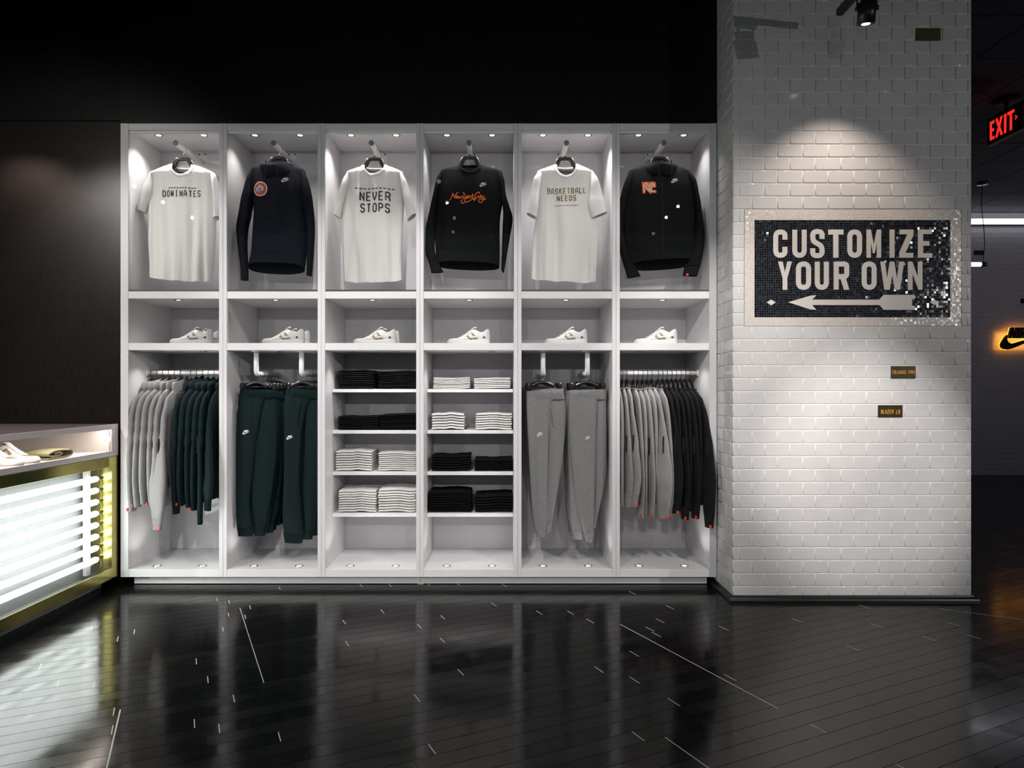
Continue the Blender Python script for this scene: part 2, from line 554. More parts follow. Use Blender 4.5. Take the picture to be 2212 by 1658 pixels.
    if i in (1, 4):
        for dx in (-0.15, 0.15):
            xx = (-1.482 if i == 1 else 0.41765) + (dx if i == 1 else dx * .98233)
            zz = 1.380
            mb = MB()
            rad = 0.0165
            pts = [(xx, 4.53, z_m2b - 0.006), (xx, 4.53, zz + 0.03), (xx, 4.533, zz + 0.012), (xx, 4.542, zz + 0.003), (xx, 4.56, zz), (xx, DB - 0.006, zz)]
            mb.tube(pts, rad, 20)
            hr = mb.build('hanging_rail', M['rod'], root)
            for (a, b) in (((xx, 4.53, z_m2b - 0.0005), (xx, 4.53, z_m2b - 0.006)), ((xx, DB - 0.0005, zz), (xx, DB - 0.006, zz))):
                mb = MB()
                mb.cyl(a, b, 0.032, 24)
                mb.build('rail_flange', M['rod'], hr)
    if i in (2, 3):
        for zz in SHELF_Z:
            part('shelf', M['cab'], (i0 + 0.002, i1 - 0.002, 4.61, DB - 0.002, zz - 0.022, zz))

# plinth under the bays
pl = thing('cabinet_plinth', 'low white plinth under the row of white display bays', 'plinth', (PX(905, 4.48), 4.48, 0))
for (a, b) in ((290, 908), (908.6, 1527)):
    mb = MB()
    mb.box(PX(a, 4.48), PX(b, 4.48), 4.48, 4.99, 0.004, z_b_b - 0.001)
    bevel(mb.build('plinth_board', M['cab'], pl), 0.001, 1)
wood = mat('shim_wood', (0.42, 0.36, 0.10), 0.6)
for (a, b, z0, z1, lab) in ((302, 322, z_b_b - 0.018, z_b_b - 0.003, 'small yellow shim wedged at the top of the white plinth'),
                            (902, 915, 0.001, 0.004, 'thin yellow shim lying under the middle joint of the white plinth')):
    mb = MB()
    mb.box(PX(a, 4.475), PX(b, 4.475), 4.470, 4.4795, z0, z1)
    tag(mb.build('shim', wood), lab, 'shim')

# recessed puck lights
def puck(x, y, z, up, label, group, power, size=2.0):
    s = 1 if up else -1
    t = thing('puck_light', label, 'recessed light', (x, y, z), group)
    mb = MB()
    rs = []
    for r, d in ((0.0275, 0.0), (0.0270, 0.0028), (0.0240, 0.0040), (0.0195, 0.0036), (0.0180, 0.0006)):
        rs.append([(x + r * math.cos(2 * PI * k / 28), y + r * math.sin(2 * PI * k / 28), z + s * (d + 0.0003)) for k in range(28)])
    mb.rings(rs)
    mb.build('trim_ring', M['ring'], t)
    mb = MB()
    rs = []
    for r, d in ((0.0179, 0.0008), (0.014, 0.0018), (0.006, 0.0022)):
        rs.append([(x + r * math.cos(2 * PI * k / 24), y + r * math.sin(2 * PI * k / 24), z + s * (d + 0.0002)) for k in range(24)])
    mb.rings(rs, cap1=True)
    mb.build('lens', M['lens'], t)
    add_light('puck_lamp', 'SPOT', (0, 0, s * 0.006), (PI if up else 0, 0, 0), power, (1.0, 0.945, 0.93), parent=t,
              spot_size=size, spot_blend=0.7, shadow_soft_size=0.014)

WHAT_U = ['the tee reading DOMINATES', 'the hoodie with the leaf badge', 'the tee reading NEVER STOPS', 'the New York City sweatshirt',
          'the tee reading BASKETBALL NEEDS', 'the hoodie with the NYC badge']
WHAT_L = ['the hoodie rail', 'the dark green joggers', 'the upper dark folded stacks', 'the upper white folded stacks', 'the grey joggers', 'the sweatshirt rail']
P_UP, P_SHOE, P_LOW, P_FLOOR = 6.5, 2.2, 4.2, 2.6
for i in range(6):
    cx = BX[i][2]
    for k, dx in enumerate((-0.15, 0.15)):
        side = ('left', 'right')[k]
        puck(cx + dx, 4.535, z_ceil_u, False, '%s recessed downlight above %s' % (side, WHAT_U[i]), 'downlights above the shirts', P_UP if i % 2 else P_UP * 1.7, 2.1)
        puck(cx + dx, 4.516, z_b_a, True, '%s recessed uplight in the bay floor below %s' % (side, WHAT_L[i]), 'uplights in the bay floors', P_FLOOR, 2.2)
        if i not in (1, 4):
            puck(cx + dx, 4.54, z_m2b, False, '%s recessed downlight just above %s' % (side, WHAT_L[i]), 'downlights under the shoe shelves', P_LOW, 2.0)
    if i in (1, 4):
        puck(cx, 4.54, z_m2b, False, 'recessed downlight between the two rail posts above %s' % WHAT_L[i], 'downlights under the shoe shelves', P_LOW * 1.3, 2.0)
    puck(cx, 4.498, z_m1b, False, 'recessed downlight over the sneakers under %s' % WHAT_U[i], 'downlights over the sneakers', P_SHOE, 2.3)

# ================================================================ spotlight tracks
HEADLENS = mat('spot_lens', (1, 0.95, 0.9), 0.3, emit=(1.0, 0.83, 0.66), es=3.0)
def spot_head(x, y, z, target, label, power, size=0.9, blend=0.5, col=(1.0, 0.94, 0.91)):
    t = thing('spotlight', label, 'spotlight', (x, y, z), 'spotlights on the ceiling tracks')
    d = (Vector(target) - Vector((x, y, z - 0.12))).normalized()
    c = Vector((x, y, z - 0.12))
    mb = MB()
    mb.cyl(c - d * 0.075, c - d * 0.02, 0.034, 24)
    mb.cyl(c - d * 0.03, c + d * 0.075, 0.045, 28)
    mb.build('housing', M['black_metal'], t)
    mb = MB()
    side = d.cross(Vector((0, 0, 1)))
    if side.length < 1e-3: side = Vector((1, 0, 0))
    side.normalize()
    mb.tube([c + side * 0.050, c + side * 0.050 + Vector((0, 0, 0.09)), Vector((x, y, z - 0.02)) + side * 0.02, Vector((x, y, z - 0.02)) - side * 0.02,
             c - side * 0.050 + Vector((0, 0, 0.09)), c - side * 0.050], 0.005, 8)
    mb.cyl(c + side * 0.043, c + side * 0.058, 0.012, 14)
    mb.cyl(c - side * 0.043, c - side * 0.058, 0.012, 14)
    mb.build('yoke', M['black_metal'], t)
    mb = MB()
    mb.box(x - 0.016, x + 0.016, y - 0.05, y + 0.05, z - 0.03, z - 0.0005)
    mb.build('track_adapter', M['black_metal'], t)
    mb = MB()
    mb.cyl(c + d * 0.0755, c + d * 0.078, 0.022, 24)
    mb.build('lens', HEADLENS, t)
    lp = c + d * 0.085
    add_light('spot_lamp', 'SPOT', lp - Vector((x, y, z)), aim(lp, target), power, col, parent=t, spot_size=size, spot_blend=blend, shadow_soft_size=0.012)

def track(x, y0, y1, label, stems):
    t = thing('light_track', label, 'light track', (x, (y0 + y1) / 2, 3.44), 'black light tracks')
    mb = MB()
    mb.box(x - 0.018, x + 0.018, y0, y1, 3.44, 3.475)
    mb.box(x - 0.004, x + 0.004, y0, y1, 3.438, 3.44)
    mb.build('track_bar', M['black_metal'], t)
    for y in stems:
        mb = MB()
        mb.cyl((x, y, 3.475), (x, y, CEIL - 0.001), 0.008, 12)
        mb.build('stem', M['black_metal'], t)

track(1.95, -0.4, 3.95, 'black light track in front of the tiled pillar', (0.4, 2.0, 3.4))
track(-0.6, -0.4, 3.0, 'black light track mirrored in the glass before the New York City sweatshirt', (0.2, 2.6))
track(-3.67, -1.2, 2.9, 'black light track mirrored in the glass before the DOMINATES tee', (0.0, 2.4))
PW = 105
track(-4.02, 2.5, 3.25, 'short black light track over the display counter', (2.7, 3.1))
spot_head(-4.02, 2.97, 3.44, (-3.05, 4.5, 2.2), 'spotlight over the display counter, mirrored as a glow on the dark wood wall', 26, 0.62, 0.9, (1.0, 0.72, 0.58))
spot_head(1.955, 3.66, 3.44, (2.02, 4.13, 1.0), 'black spotlight hanging at the top of the tiled pillar', 48, 1.56, 0.8, (1.0, 0.84, 0.72))
for (y, tgt, lab, pw) in ((1.34, (1.0, 4.45, 1.2), 'uppermost of the three spotlights mirrored over the NYC hoodie', PW), (0.85, (0.1, 4.45, 0.9), 'middle of the three spotlights mirrored over the NYC hoodie', PW),
                          (0.0, (2.22, 4.13, 0.78), 'lowest of the three spotlights mirrored over the NYC hoodie', 700)):
    spot_head(1.95, y, 3.44, tgt, lab, pw, 0.34 if y == 0.0 else 0.9, 0.8 if y == 0.0 else 0.5)
for k, (y, tgt) in enumerate(((2.28, (-1.0, 4.5, 1.3)), (1.52, (-0.2, 4.5, 0.8)), (0.78, (1.39, 4.30, 1.4)), (0.09, (-2.49, 3.55, 1.0)))):
    spot_head(-0.6, y, 3.44, tgt, '%s from the top of four spotlights mirrored over the New York City sweatshirt' % ORD[k], (420, 240)[k - 2] if k >= 2 else PW, (0.42, 0.50)[k - 2] if k >= 2 else 0.9, 0.8 if k == 2 else 0.5)
for k, (y, tgt) in enumerate(((2.1, (-2.2, 4.45, 1.4)), (1.54, (-1.6, 4.45, 0.8)), (0.77, (-3.0, 4.5, 1.9)))):
    spot_head(-3.67, y, 3.44, tgt, '%s from the top of three spotlights mirrored over the DOMINATES tee' % ORD[k], PW)
# ================================================================ drawing tools: lettering, prints, cloth tubes
def chaikin(p, n=2, closed=False):
    for _ in range(n):
        q = [] if closed else [p[0]]
        k = len(p)
        for i in range(k if closed else k - 1):
            a, b = p[i], p[(i + 1) % k]
            q.append((a[0] * .75 + b[0] * .25, a[1] * .75 + b[1] * .25))
            q.append((a[0] * .25 + b[0] * .75, a[1] * .25 + b[1] * .75))
        if not closed: q.append(p[-1])
        p = q
    return p

def ribbon(pts, t, closed=False, step=0.02):
    # 2-D stroke -> (verts, quads)
    P = [Vector((a, b)) for a, b in pts]
    if closed: P.append(P[0])
    q = [P[0]]
    for i in range(len(P) - 1):
        n = max(1, int(math.ceil((P[i + 1] - P[i]).length / step)))
        for k in range(1, n + 1):
            q.append(P[i].lerp(P[i + 1], k / n))
    vs, fs = [], []
    m = len(q)
    for i in range(m):
        if closed and i in (0, m - 1):
            d0, d1 = (q[-1] - q[-2]).normalized(), (q[1] - q[0]).normalized()
        else:
            d0 = (q[i] - q[i - 1]).normalized() if i > 0 else (q[1] - q[0]).normalized()
            d1 = (q[i + 1] - q[i]).normalized() if i < m - 1 else d0
        n0, n1 = Vector((-d0.y, d0.x)), Vector((-d1.y, d1.x))
        nn = n0 + n1
        if nn.length < 1e-4: nn = n0
        nn.normalize()
        k = min(1.8, 1.0 / max(0.3, nn.dot(n0)))
        off = nn * (t * 0.5 * k)
        vs += [tuple(q[i] + off), tuple(q[i] - off)]
    for i in range(m - 1):
        fs.append((2 * i, 2 * i + 1, 2 * i + 3, 2 * i + 2))
    return vs, fs

def fill(pts, step=0.02):
    bm = bmesh.new()
    tri = tessellate_polygon([[Vector((a, b, 0)) for a, b in pts]])
    vv = [bm.verts.new((a, b, 0)) for a, b in pts]
    for t in tri:
        try: bm.faces.new([vv[i] for i in t])
        except ValueError: pass
    for _ in range(6):
        ed = [e for e in bm.edges if e.calc_length() > step]
        if not ed: break
        bmesh.ops.subdivide_edges(bm, edges=ed, cuts=1)
        bmesh.ops.triangulate(bm, faces=[f_ for f_ in bm.faces if len(f_.verts) > 3])
    bm.verts.index_update()
    r = [(v.co.x, v.co.y) for v in bm.verts], [tuple(v.index for v in f_.verts) for f_ in bm.faces]
    bm.free()
    return r

def merge(parts):
    vs, fs = [], []
    for v, f_ in parts:
        k = len(vs)
        vs += v
        fs += [tuple(i + k for i in q) for q in f_]
    return vs, fs

def bvh_of(obs):
    vs, fs = [], []
    for o in obs:
        off = wloc(o)
        k = len(vs)
        vs += [v.co + off for v in o.data.vertices]
        fs += [tuple(i + k for i in p.vertices) for p in o.data.polygons]
    return BVHTree.FromPolygons(vs, fs)

def decal(name, vf, bvh, m, parent, off=0.0012, ystart=3.9, ydef=4.5, sgn=1):
    vs, fs = vf
    out = []
    last = ydef
    for x, z in vs:
        h = bvh.ray_cast(Vector((x, ystart, z)), Vector((0, sgn, 0)))
        if h[0] is not None: last = h[0].y
        out.append((x, last - sgn * off, z))
    mb = MB()
    mb.add(out, fs, 0, True)
    o = mb.build(name, m, parent, fixn=False)
    return o

GL = {
 'A': [[(0, 0), (0, .62), (.32, 1), (.68, 1), (1, .62), (1, 0)], [(0, .36), (1, .36)]],
 'B': [[(0, 0), (0, 1), (.75, 1), (1, .87), (1, .66), (.8, .53), (1, .4), (1, .13), (.75, 0), (0, 0)], [(0, .53), (.8, .53)]],
 'C': [[(1, .76), (1, .83), (.72, 1), (.28, 1), (0, .83), (0, .17), (.28, 0), (.72, 0), (1, .17), (1, .24)]],
 'D': [[(0, 0), (0, 1), (.62, 1), (1, .8), (1, .2), (.62, 0), (0, 0)]],
 'E': [[(1, 1), (0, 1), (0, 0), (1, 0)], [(0, .5), (.85, .5)]],
 'I': [[(.5, 0), (.5, 1)], [(.12, 1), (.88, 1)], [(.12, 0), (.88, 0)]],
 'K': [[(0, 0), (0, 1)], [(1, 1), (0, .42)], [(.3, .6), (1, 0)]],
 'L': [[(0, 1), (0, 0), (1, 0)]],
 'M': [[(0, 0), (0, 1), (.5, .1), (1, 1), (1, 0)]],
 'N': [[(0, 0), (0, 1), (1, 0), (1, 1)]],
 'O': [[(.3, 0), (.7, 0), (1, .2), (1, .8), (.7, 1), (.3, 1), (0, .8), (0, .2), (.3, 0)]],
 'P': [[(0, 0), (0, 1), (.72, 1), (1, .86), (1, .6), (.72, .46), (0, .46)]],
 'R': [[(0, 0), (0, 1), (.72, 1), (1, .86), (1, .62), (.72, .48), (0, .48)], [(.55, .48), (1, .25), (1, 0)]],
 'S': [[(1, .78), (1, .85), (.72, 1), (.28, 1), (0, .85), (0, .64), (.22, .52), (.78, .48), (1, .36), (1, .15), (.72, 0), (.28, 0), (0, .15), (0, .22)]],
 'T': [[(.5, 0), (.5, 1)], [(0, 1), (1, 1)]],
 'U': [[(0, 1), (0, .17), (.28, 0), (.72, 0), (1, .17), (1, 1)]],
 'V': [[(0, 1), (0, .62), (.5, 0), (1, .62), (1, 1)]],
 'X': [[(0, 0), (1, 1)], [(0, 1), (1, 0)]],
 'Z': [[(0, 1), (1, 1), (0, 0), (1, 0)]],
}

def text_line(s, x0, x1, z0, z1, t, gap=0.30, step=0.02, narrow='I', smooth=0):
    # letters spread from x0 to x1, stroke centre lines inset by half a stroke
    n = len(s)
    unit = (x1 - x0) / (n + gap * (n - 1))
    parts = []
    for i, ch in enumerate(s):
        if ch == ' ': continue
        a = x0 + i * unit * (1 + gap) + t / 2
        w_, h_ = unit - t, z1 - z0 - t
        if ch in narrow:
            a, w_ = a + w_ * .1, w_ * .8
        for st in GL[ch]:
            p = [(a + x * w_, z0 + t / 2 + y * h_) for x, y in st]
            if smooth and ch in 'CSOU':
                p = chaikin(p, smooth)
            parts.append(ribbon(p, t, False, step))
    return merge(parts)

SWOOSH = [(690, 695), (640, 700), (560, 790), (470, 930), (415, 1050), (410, 1130), (450, 1220), (540, 1265), (660, 1275), (800, 1250), (1000, 1180), (1326, 1040),
          (2060, 740), (1326, 905), (1100, 965), (900, 1030), (780, 1030), (700, 985), (652, 910), (652, 820)]
SWOOSH = [((x - 410) / 1650, (1275 - y) / 1650) for x, y in SWOOSH]
def slant(p, x0, w_, z0, h_, sh): return [(x0 + u * w_ + v * h_ * sh, z0 + v * h_) for u, v in p]
WORDM = [[(0, 0), (0, 1), (.42, 1), (.62, .5), (.62, 1), (1, 1), (1, 0), (.6, 0), (.38, .52), (.38, 0)],
         [(0, 0), (0, 1), (1, 1), (1, 0)],
         [(0, 0), (0, 1), (.36, 1), (.36, .6), (.62, 1), (1.05, 1), (.66, .52), (1.02, 0), (.6, 0), (.36, .38), (.36, 0)],
         [(0, 0), (0, 1), (1, 1), (1, .8), (.45, .8), (.45, .61), (.9, .61), (.9, .4), (.45, .4), (.45, .2), (1, .2), (1, 0)]]
def logo_polys():
    ps = [SWOOSH]
    x = 0.172
    for p, w_ in zip(WORDM, (.165, .066, .165, .14)):
        ps.append(slant(p, x, w_, 0.268, 0.262, 0.27))
        x += w_ + 0.012
    return ps
def logo(x0, z0, width, step=0.012, rot=0.0):
    c, s = math.cos(rot), math.sin(rot)
    return merge([fill([(x0 + width * (u * c - v * s), z0 + width * (u * s + v * c)) for u, v in p], step) for p in logo_polys()])

# ---------------------------------------------------------------- cloth
def crom(P, n):
    # Catmull-Rom resample of a list of tuples to n points
    k = len(P)
    out = []
    for i in range(n):
        t = i / (n - 1) * (k - 1)
        j = min(int(t), k - 2)
        u = t - j
        p0, p1, p2, p3 = P[max(j - 1, 0)], P[j], P[j + 1], P[min(j + 2, k - 1)]
        out.append(tuple(0.5 * (2 * b + (c - a) * u + (2 * a - 5 * b + 4 * c - d) * u * u + (3 * b - a - 3 * c + d) * u ** 3) for a, b, c, d in zip(p0, p1, p2, p3)))
    return out

def sgp(x, e): return math.copysign(abs(x) ** e, x)

def tube2(mb, A, B, dep, yc, n=30, m=36, wr=0.0, seed=0.0, mat=0, ex=0.8, ey=0.8, hem=0.0, wz=3.0, wx=14.0, twist=None, ripple=0.0, cap=False, lim=None, wtop=0.35, bunch=None):
    """Flattened cloth tube between two edge curves A and B ((x,z) points); dep = half thickness, yc = centre depth."""
    k = len(A)
    dep = dep if isinstance(dep, (list, tuple)) else [dep] * k
    yc = yc if isinstance(yc, (list, tuple)) else [yc] * k
    twist = twist or [0] * k
    rows = crom([(a[0], a[1], b[0], b[1], d, y, tw) for a, b, d, y, tw in zip(A, B, dep, yc, twist)], n)
    rings = []
    for i, (ax, az, bx, bz, d, y, tw) in enumerate(rows):
        t = i / (n - 1)
        cx, cz, hx, hz = (ax + bx) / 2, (az + bz) / 2, (bx - ax) / 2, (bz - az) / 2
        if bunch:
            for t0, bw, ba in bunch:
                d *= 1 + ba * math.exp(-((t - t0) / bw) ** 2) - .7 * ba * math.exp(-((t - t0 - 1.9 * bw) / bw) ** 2)
        r = []
        ct, st_ = math.cos(tw), math.sin(tw)
        for j in range(m):
            th = 2 * PI * j / m
            s, q = sgp(math.cos(th), ex), sgp(math.sin(th), ey)
            x, z = cx + hx * s, cz + hz * s
            f1 = noise.noise((x * wx + seed, z * wz, seed * 1.7)) + 0.5 * noise.noise((x * wx * 2.1, z * wz * 1.6 + seed, 4.1 + seed))
            f2 = noise.noise((x * 30 + seed, z * 34, 9.0))
            yy = d * q + wr * (wtop + (1 - wtop) * t) * f1 * min(1.0, abs(q) * 1.4) + ripple * f2
            z2 = z + hem * q * (t ** 3)
            dx = x - cx
            X_, Y_ = cx + dx * ct - yy * st_, y + yy * ct + dx * st_
            if lim:
                X_ = min(max(X_, lim[0]), lim[1])
                Y_ = max(Y_, lim[2])
            r.append((X_, Y_, z2))
        rings.append(r)
    mb.rings(rings, mat, True, True, cap, cap)
    return rings

def cut_faces(mb, test):
    keep = [k for k, f_ in enumerate(mb.f) if not test(sum((Vector(mb.v[i]) for i in f_), Vector()) / len(f_))]
    mb.f = [mb.f[k] for k in keep]
    mb.m = [mb.m[k] for k in keep]
    mb.sm = [mb.sm[k] for k in keep]

M['tee_white'] = mat('white_jersey', (0.80, 0.79, 0.77), 0.85, spec=0.2, bump=0.25, bump_scale=700, sheen=0.1)
M['heather'] = mat('heather_grey_fleece', (0.125, 0.125, 0.127), 0.9, spec=0.15, col2=(0.34, 0.34, 0.335), noise_scale=620, detail=3.0, bump=0.3, bump_scale=500, sheen=0.05)
M['navy'] = mat('dark_navy_fleece', (0.0085, 0.010, 0.017), 0.85, spec=0.15, bump=0.3, bump_scale=400)
M['black_fleece'] = mat('black_fleece', (0.0068, 0.0075, 0.0085), 0.85, spec=0.15, bump=0.3, bump_scale=400)
M['green'] = mat('dark_green_fleece', (0.0030, 0.0115, 0.0128), 0.85, spec=0.2, bump=0.3, bump_scale=400)
M['rib_green'] = mat('dark_green_rib', (0.0026, 0.010, 0.0112), 0.9, spec=0.15, bump=0.4, bump_scale=500, stretch=(1, 1, .05))
M['rib_navy'] = mat('dark_navy_rib', (0.010, 0.012, 0.018), 0.9, spec=0.15, bump=0.4, bump_scale=500, stretch=(1, 1, .05))
M['rib_grey'] = mat('heather_grey_rib', (0.12, 0.12, 0.122), 0.9, spec=0.15, col2=(0.33, 0.33, 0.325), noise_scale=620, detail=3, bump=0.4, bump_scale=500, stretch=(1, 1, .3))
M['rib_black'] = mat('black_rib', (0.009, 0.010, 0.0105), 0.9, spec=0.15, bump=0.4, bump_scale=500, stretch=(1, 1, .05))
M['print_black'] = mat('black_print', (0.010, 0.009, 0.009), 0.6)
M['print_gold'] = mat('speckled_gold_print', (0.012, 0.011, 0.009), 0.5, col2=(0.34, 0.22, 0.07), noise_scale=140, detail=1)
M['print_white'] = mat('white_embroidery', (0.80, 0.79, 0.78), 0.7)
M['print_orange'] = mat('orange_embroidery', (0.95, 0.17, 0.015), 0.6)
M['badge_navy'] = mat('navy_embroidery', (0.010, 0.010, 0.04), 0.7)
M['tag_red'] = mat('red_tag', (0.80, 0.04, 0.015), 0.5)
M['tape_dark'] = mat('dark_neck_tape', (0.05, 0.055, 0.06), 0.8)
M['slit'] = mat('pocket_slit', (0.006, 0.006, 0.006), 0.9)
# ================================================================ mosaic sign on the pillar
def zs(p): return (PX(1540 + p[0] / 3.867, DP), PZ(440 + p[1] / 3.867, DP))
sg = thing('mosaic_sign', 'mosaic sign in the tiled pillar reading CUSTOMIZE YOUR OWN over an arrow', 'sign', ((SIGN[0] + SIGN[1]) / 2, DP, (SIGN[2] + SIGN[3]) / 2))
def tesserae(mb, u0, u1, z0, z1, size, y, tilt, R, hole=None, mats=(0,), gap=0.0009):
    nu, nz = max(1, round((u1 - u0) / size)), max(1, round((z1 - z0) / size))
    du, dz = (u1 - u0) / nu, (z1 - z0) / nz
    for i in range(nu):
        for j in range(nz):
            a, b = u0 + i * du + gap / 2, u0 + (i + 1) * du - gap / 2
            c, d = z0 + j * dz + gap / 2, z0 + (j + 1) * dz - gap / 2
            if hole and (a + b) / 2 > hole[0] and (a + b) / 2 < hole[1] and (c + d) / 2 > hole[2] and (c + d) / 2 < hole[3]: continue
            tx, tz = R.gauss(0, tilt) * du / 2, R.gauss(0, tilt) * dz / 2
            k = R.choice(mats)
            vs = [(a, y - tx * -1 - tz * -1, c), (b, y - tx - tz * -1, c), (b, y - tx - tz, d), (a, y + tx - tz, d)]
            bk = y + 0.003
            mb.add(vs + [(a, bk, c), (b, bk, c), (b, bk, d), (a, bk, d)], [(0, 1, 2, 3), (0, 4, 5, 1), (1, 5, 6, 2), (2, 6, 7, 3), (3, 7, 4, 0)], k)
R = random.Random(5)
dk = (PX(1630, DP), PX(2053, DP), PZ(685, DP), PZ(475, DP))
mb = MB()
mb.box(SIGN[0], SIGN[1], DP + 0.0026, DP + TD + 0.004, SIGN[2], SIGN[3], 0)
mb.build('backing', mat('grey_grout', (0.26, 0.25, 0.25), 0.8), sg)
cream = [mat('cream_tessera_%s' % k, c, 0.22, spec=0.5) for k, c in zip('abc', ((0.64, 0.60, 0.56), (0.66, 0.625, 0.585), (0.62, 0.58, 0.535)))]
navy = [mat('navy_glass_tessera_%s' % k, c, 0.14, spec=0.45) for k, c in zip('abcd', ((0.006, 0.007, 0.011), (0.010, 0.012, 0.020), (0.004, 0.0045, 0.006), (0.016, 0.020, 0.034)))]
mb = MB()
for q in ((SIGN[0] + .002, SIGN[1] - .002, dk[3], SIGN[3] - .002), (SIGN[0] + .002, SIGN[1] - .002, SIGN[2] + .002, dk[2]), (SIGN[0] + .002, dk[0], dk[2], dk[3]), (dk[1], SIGN[1] - .002, dk[2], dk[3])):
    tesserae(mb, *q, 0.0118, DP + 0.001, 0.03, R, None, (0, 0, 1, 2), 0.0006)
mb.build('border', cream, sg, fixn=False)
mb = MB()
tesserae(mb, dk[0], dk[1], dk[2], dk[3], 0.0142, DP + 0.001, 0.035, R, None, (0, 0, 1, 1, 2, 2, 3), 0.0013)
mb.build('panel', navy, sg, fixn=False)

letter_m = cream
def solid(name, vf, y, m, parent, th=0.0022):
    vs, fs = vf
    mb = MB()
    n = len(vs)
    mb.add([(a, y, b) for a, b in vs], fs, 0)
    ec = {}
    for f_ in fs:
        for i in range(len(f_)):
            e = (f_[i], f_[(i + 1) % len(f_)])
            ec[e] = 1
    side = [(a, b) for (a, b) in ec if (b, a) not in ec]
    mb.add([(a, y, b) for a, b in vs] + [(a, y + th, b) for a, b in vs], [(a, b, b + n, a + n) for a, b in side], 0)
    return mb.build(name, m, parent)
SW = 42.0
def st_bold(strokes, box, sm=2):
    x0, x1, y0, y1 = box
    out = []
    for s in strokes:
        p = [(x0 + SW / 2 + u * (x1 - x0 - SW), y1 - SW / 2 - v * (y1 - y0 - SW)) for u, v in s]
        if sm: p = chaikin(p, sm)
        out.append(ribbon([zs(q) for q in p], SW / 3.867 / SP, False, 0.5))
    return merge(out)
def pl_bold(pts, box):
    x0, x1, y0, y1 = box
    pts = [zs((x0 + u * (x1 - x0), y1 - v * (y1 - y0))) for u, v in pts]
    tri = tessellate_polygon([[Vector((a, b, 0)) for a, b in pts]])
    return pts, [tuple(t) for t in tri]
Rr = .06
BOLD = {
 'C': ('s', [[(1, .67), (1, 1), (0, 1), (0, .5), (0, 0), (1, 0), (1, .36)]]),
 'U': ('s', [[(0, 1.1), (0, .5), (0, 0), (1, 0), (1, .5), (1, 1.1)]]),
 'O': ('s', [[(0, .5), (0, 1), (1, 1), (1, .5), (1, 0), (0, 0), (0, .5)]]),
 'S': ('s', [[(1.0, .70), (1, 1.02), (0, 1.02), (0.0, .62), (.5, .5), (1, .38), (1, -.02), (0, -.02), (0.0, .30)]]),
 'T': ('p', [(.33, 0), (.33, .82), (0, .82), (0, 1), (1, 1), (1, .82), (.67, .82), (.67, 0)]),
 'M': ('p', [(0, 0), (0, 1), (.30, 1), (.5, .46), (.70, 1), (1, 1), (1, 0), (.70, 0), (.70, .55), (.57, .16), (.43, .16), (.30, .55), (.30, 0)]),
 'I': ('p', [(0, 0), (0, 1), (1, 1), (1, 0)]),
 'Z': ('p', [(0, .83), (0, 1), (1, 1), (1, .80), (.42, .17), (.98, .17), (.98, 0), (-.02, 0), (-.02, .18), (.56, .83)]),
 'E': ('p', [(0, 0), (0, 1), (.97, 1), (.97, .84), (.36, .84), (.36, .59), (.80, .59), (.80, .43), (.36, .43), (.36, .16), (1, .16), (1, 0)]),
 'Y': ('p', [(0, 1), (.34, 1), (.5, .62), (.66, 1), (1, 1), (.67, .42), (.67, 0), (.33, 0), (.33, .42)]),
 'W': ('p', [(0, 1), (.20, 1), (.285, .40), (.40, 1), (.59, 1), (.70, .40), (.79, 1), (1, 1), (.83, 0), (.61, 0), (.50, .52), (.40, 0), (.17, 0)]),
 'N': ('p', [(0, 0), (0, 1), (.30, 1), (.68, .46), (.68, 1), (1, 1), (1, 0), (.72, 0), (.32, .56), (.32, 0)]),
 'R': None,
}
for word, y0, y1, boxes in (('CUSTOMIZE', 215, 450, ((503, 622), (662, 783), (812, 932), (962, 1090), (1122, 1245), (1282, 1405), (1475, 1517), (1558, 1675), (1712, 1832))),
                            ('YOUROWN', 482, 718, ((543, 660), (693, 820), (850, 968), (1008, 1138), (1242, 1367), (1397, 1597), (1628, 1750)))):
    for ch, (a, b) in zip(word, boxes):
        bx = (a, b, y0, y1)
        if ch == 'R':
            mb = MB()
            for j, (v2, f2) in enumerate((st_bold([[(0, -.1), (0, 1.1)]], bx, 0), st_bold([[(0, 1), (.45, 1), (1, 1), (1, .76), (1, .46), (.45, .46), (0, .46)]], bx, 2),
                        pl_bold([(.40, .45), (.76, .47), (1.0, 0), (.66, 0)], bx))):
                yy = DP - 0.0012 - j * 0.0002
                mb.add([(p, yy, q) for p, q in v2], f2, 0)
                ed = {(f_[i], f_[(i + 1) % len(f_)]) for f_ in f2 for i in range(len(f_))}
                n2 = len(v2)
                mb.add([(p, yy, q) for p, q in v2] + [(p, yy + 0.0022, q) for p, q in v2], [(p, q, q + n2, p + n2) for p, q in ed if (q, p) not in ed], 0)
            mb.build('letter', cream[0], sg, fixn=False)
            continue
        elif BOLD[ch][0] == 's':
            vf = st_bold(BOLD[ch][1], bx, 2)
            if ch == 'U':
                pass
        else:
            vf = pl_bold(BOLD[ch][1], bx)
        solid('letter', vf, DP - 0.0012, R.choice(cream), sg)
arrow = [(628, 822), (820, 765), (865, 763), (828, 800), (1390, 800), (1425, 760), (1680, 760), (1697, 783), (1660, 800), (1660, 845), (1697, 862), (1680, 885), (1425, 885), (1390, 845), (828, 845), (865, 885), (815, 882)]
def polyzs(pts):
    p = [zs(q) for q in pts]
    return p, [tuple(t) for t in tessellate_polygon([[Vector((a, b, 0)) for a, b in p]])]
solid('arrow', polyzs(arrow), DP - 0.0012, cream[0], sg)
for cx_, cy_ in ((486, 823), (1849, 822)):
    solid('diamond', polyzs([(cx_ - 38, cy_), (cx_, cy_ - 24), (cx_ + 38, cy_), (cx_, cy_ + 24)]), DP - 0.0012, cream[1], sg)

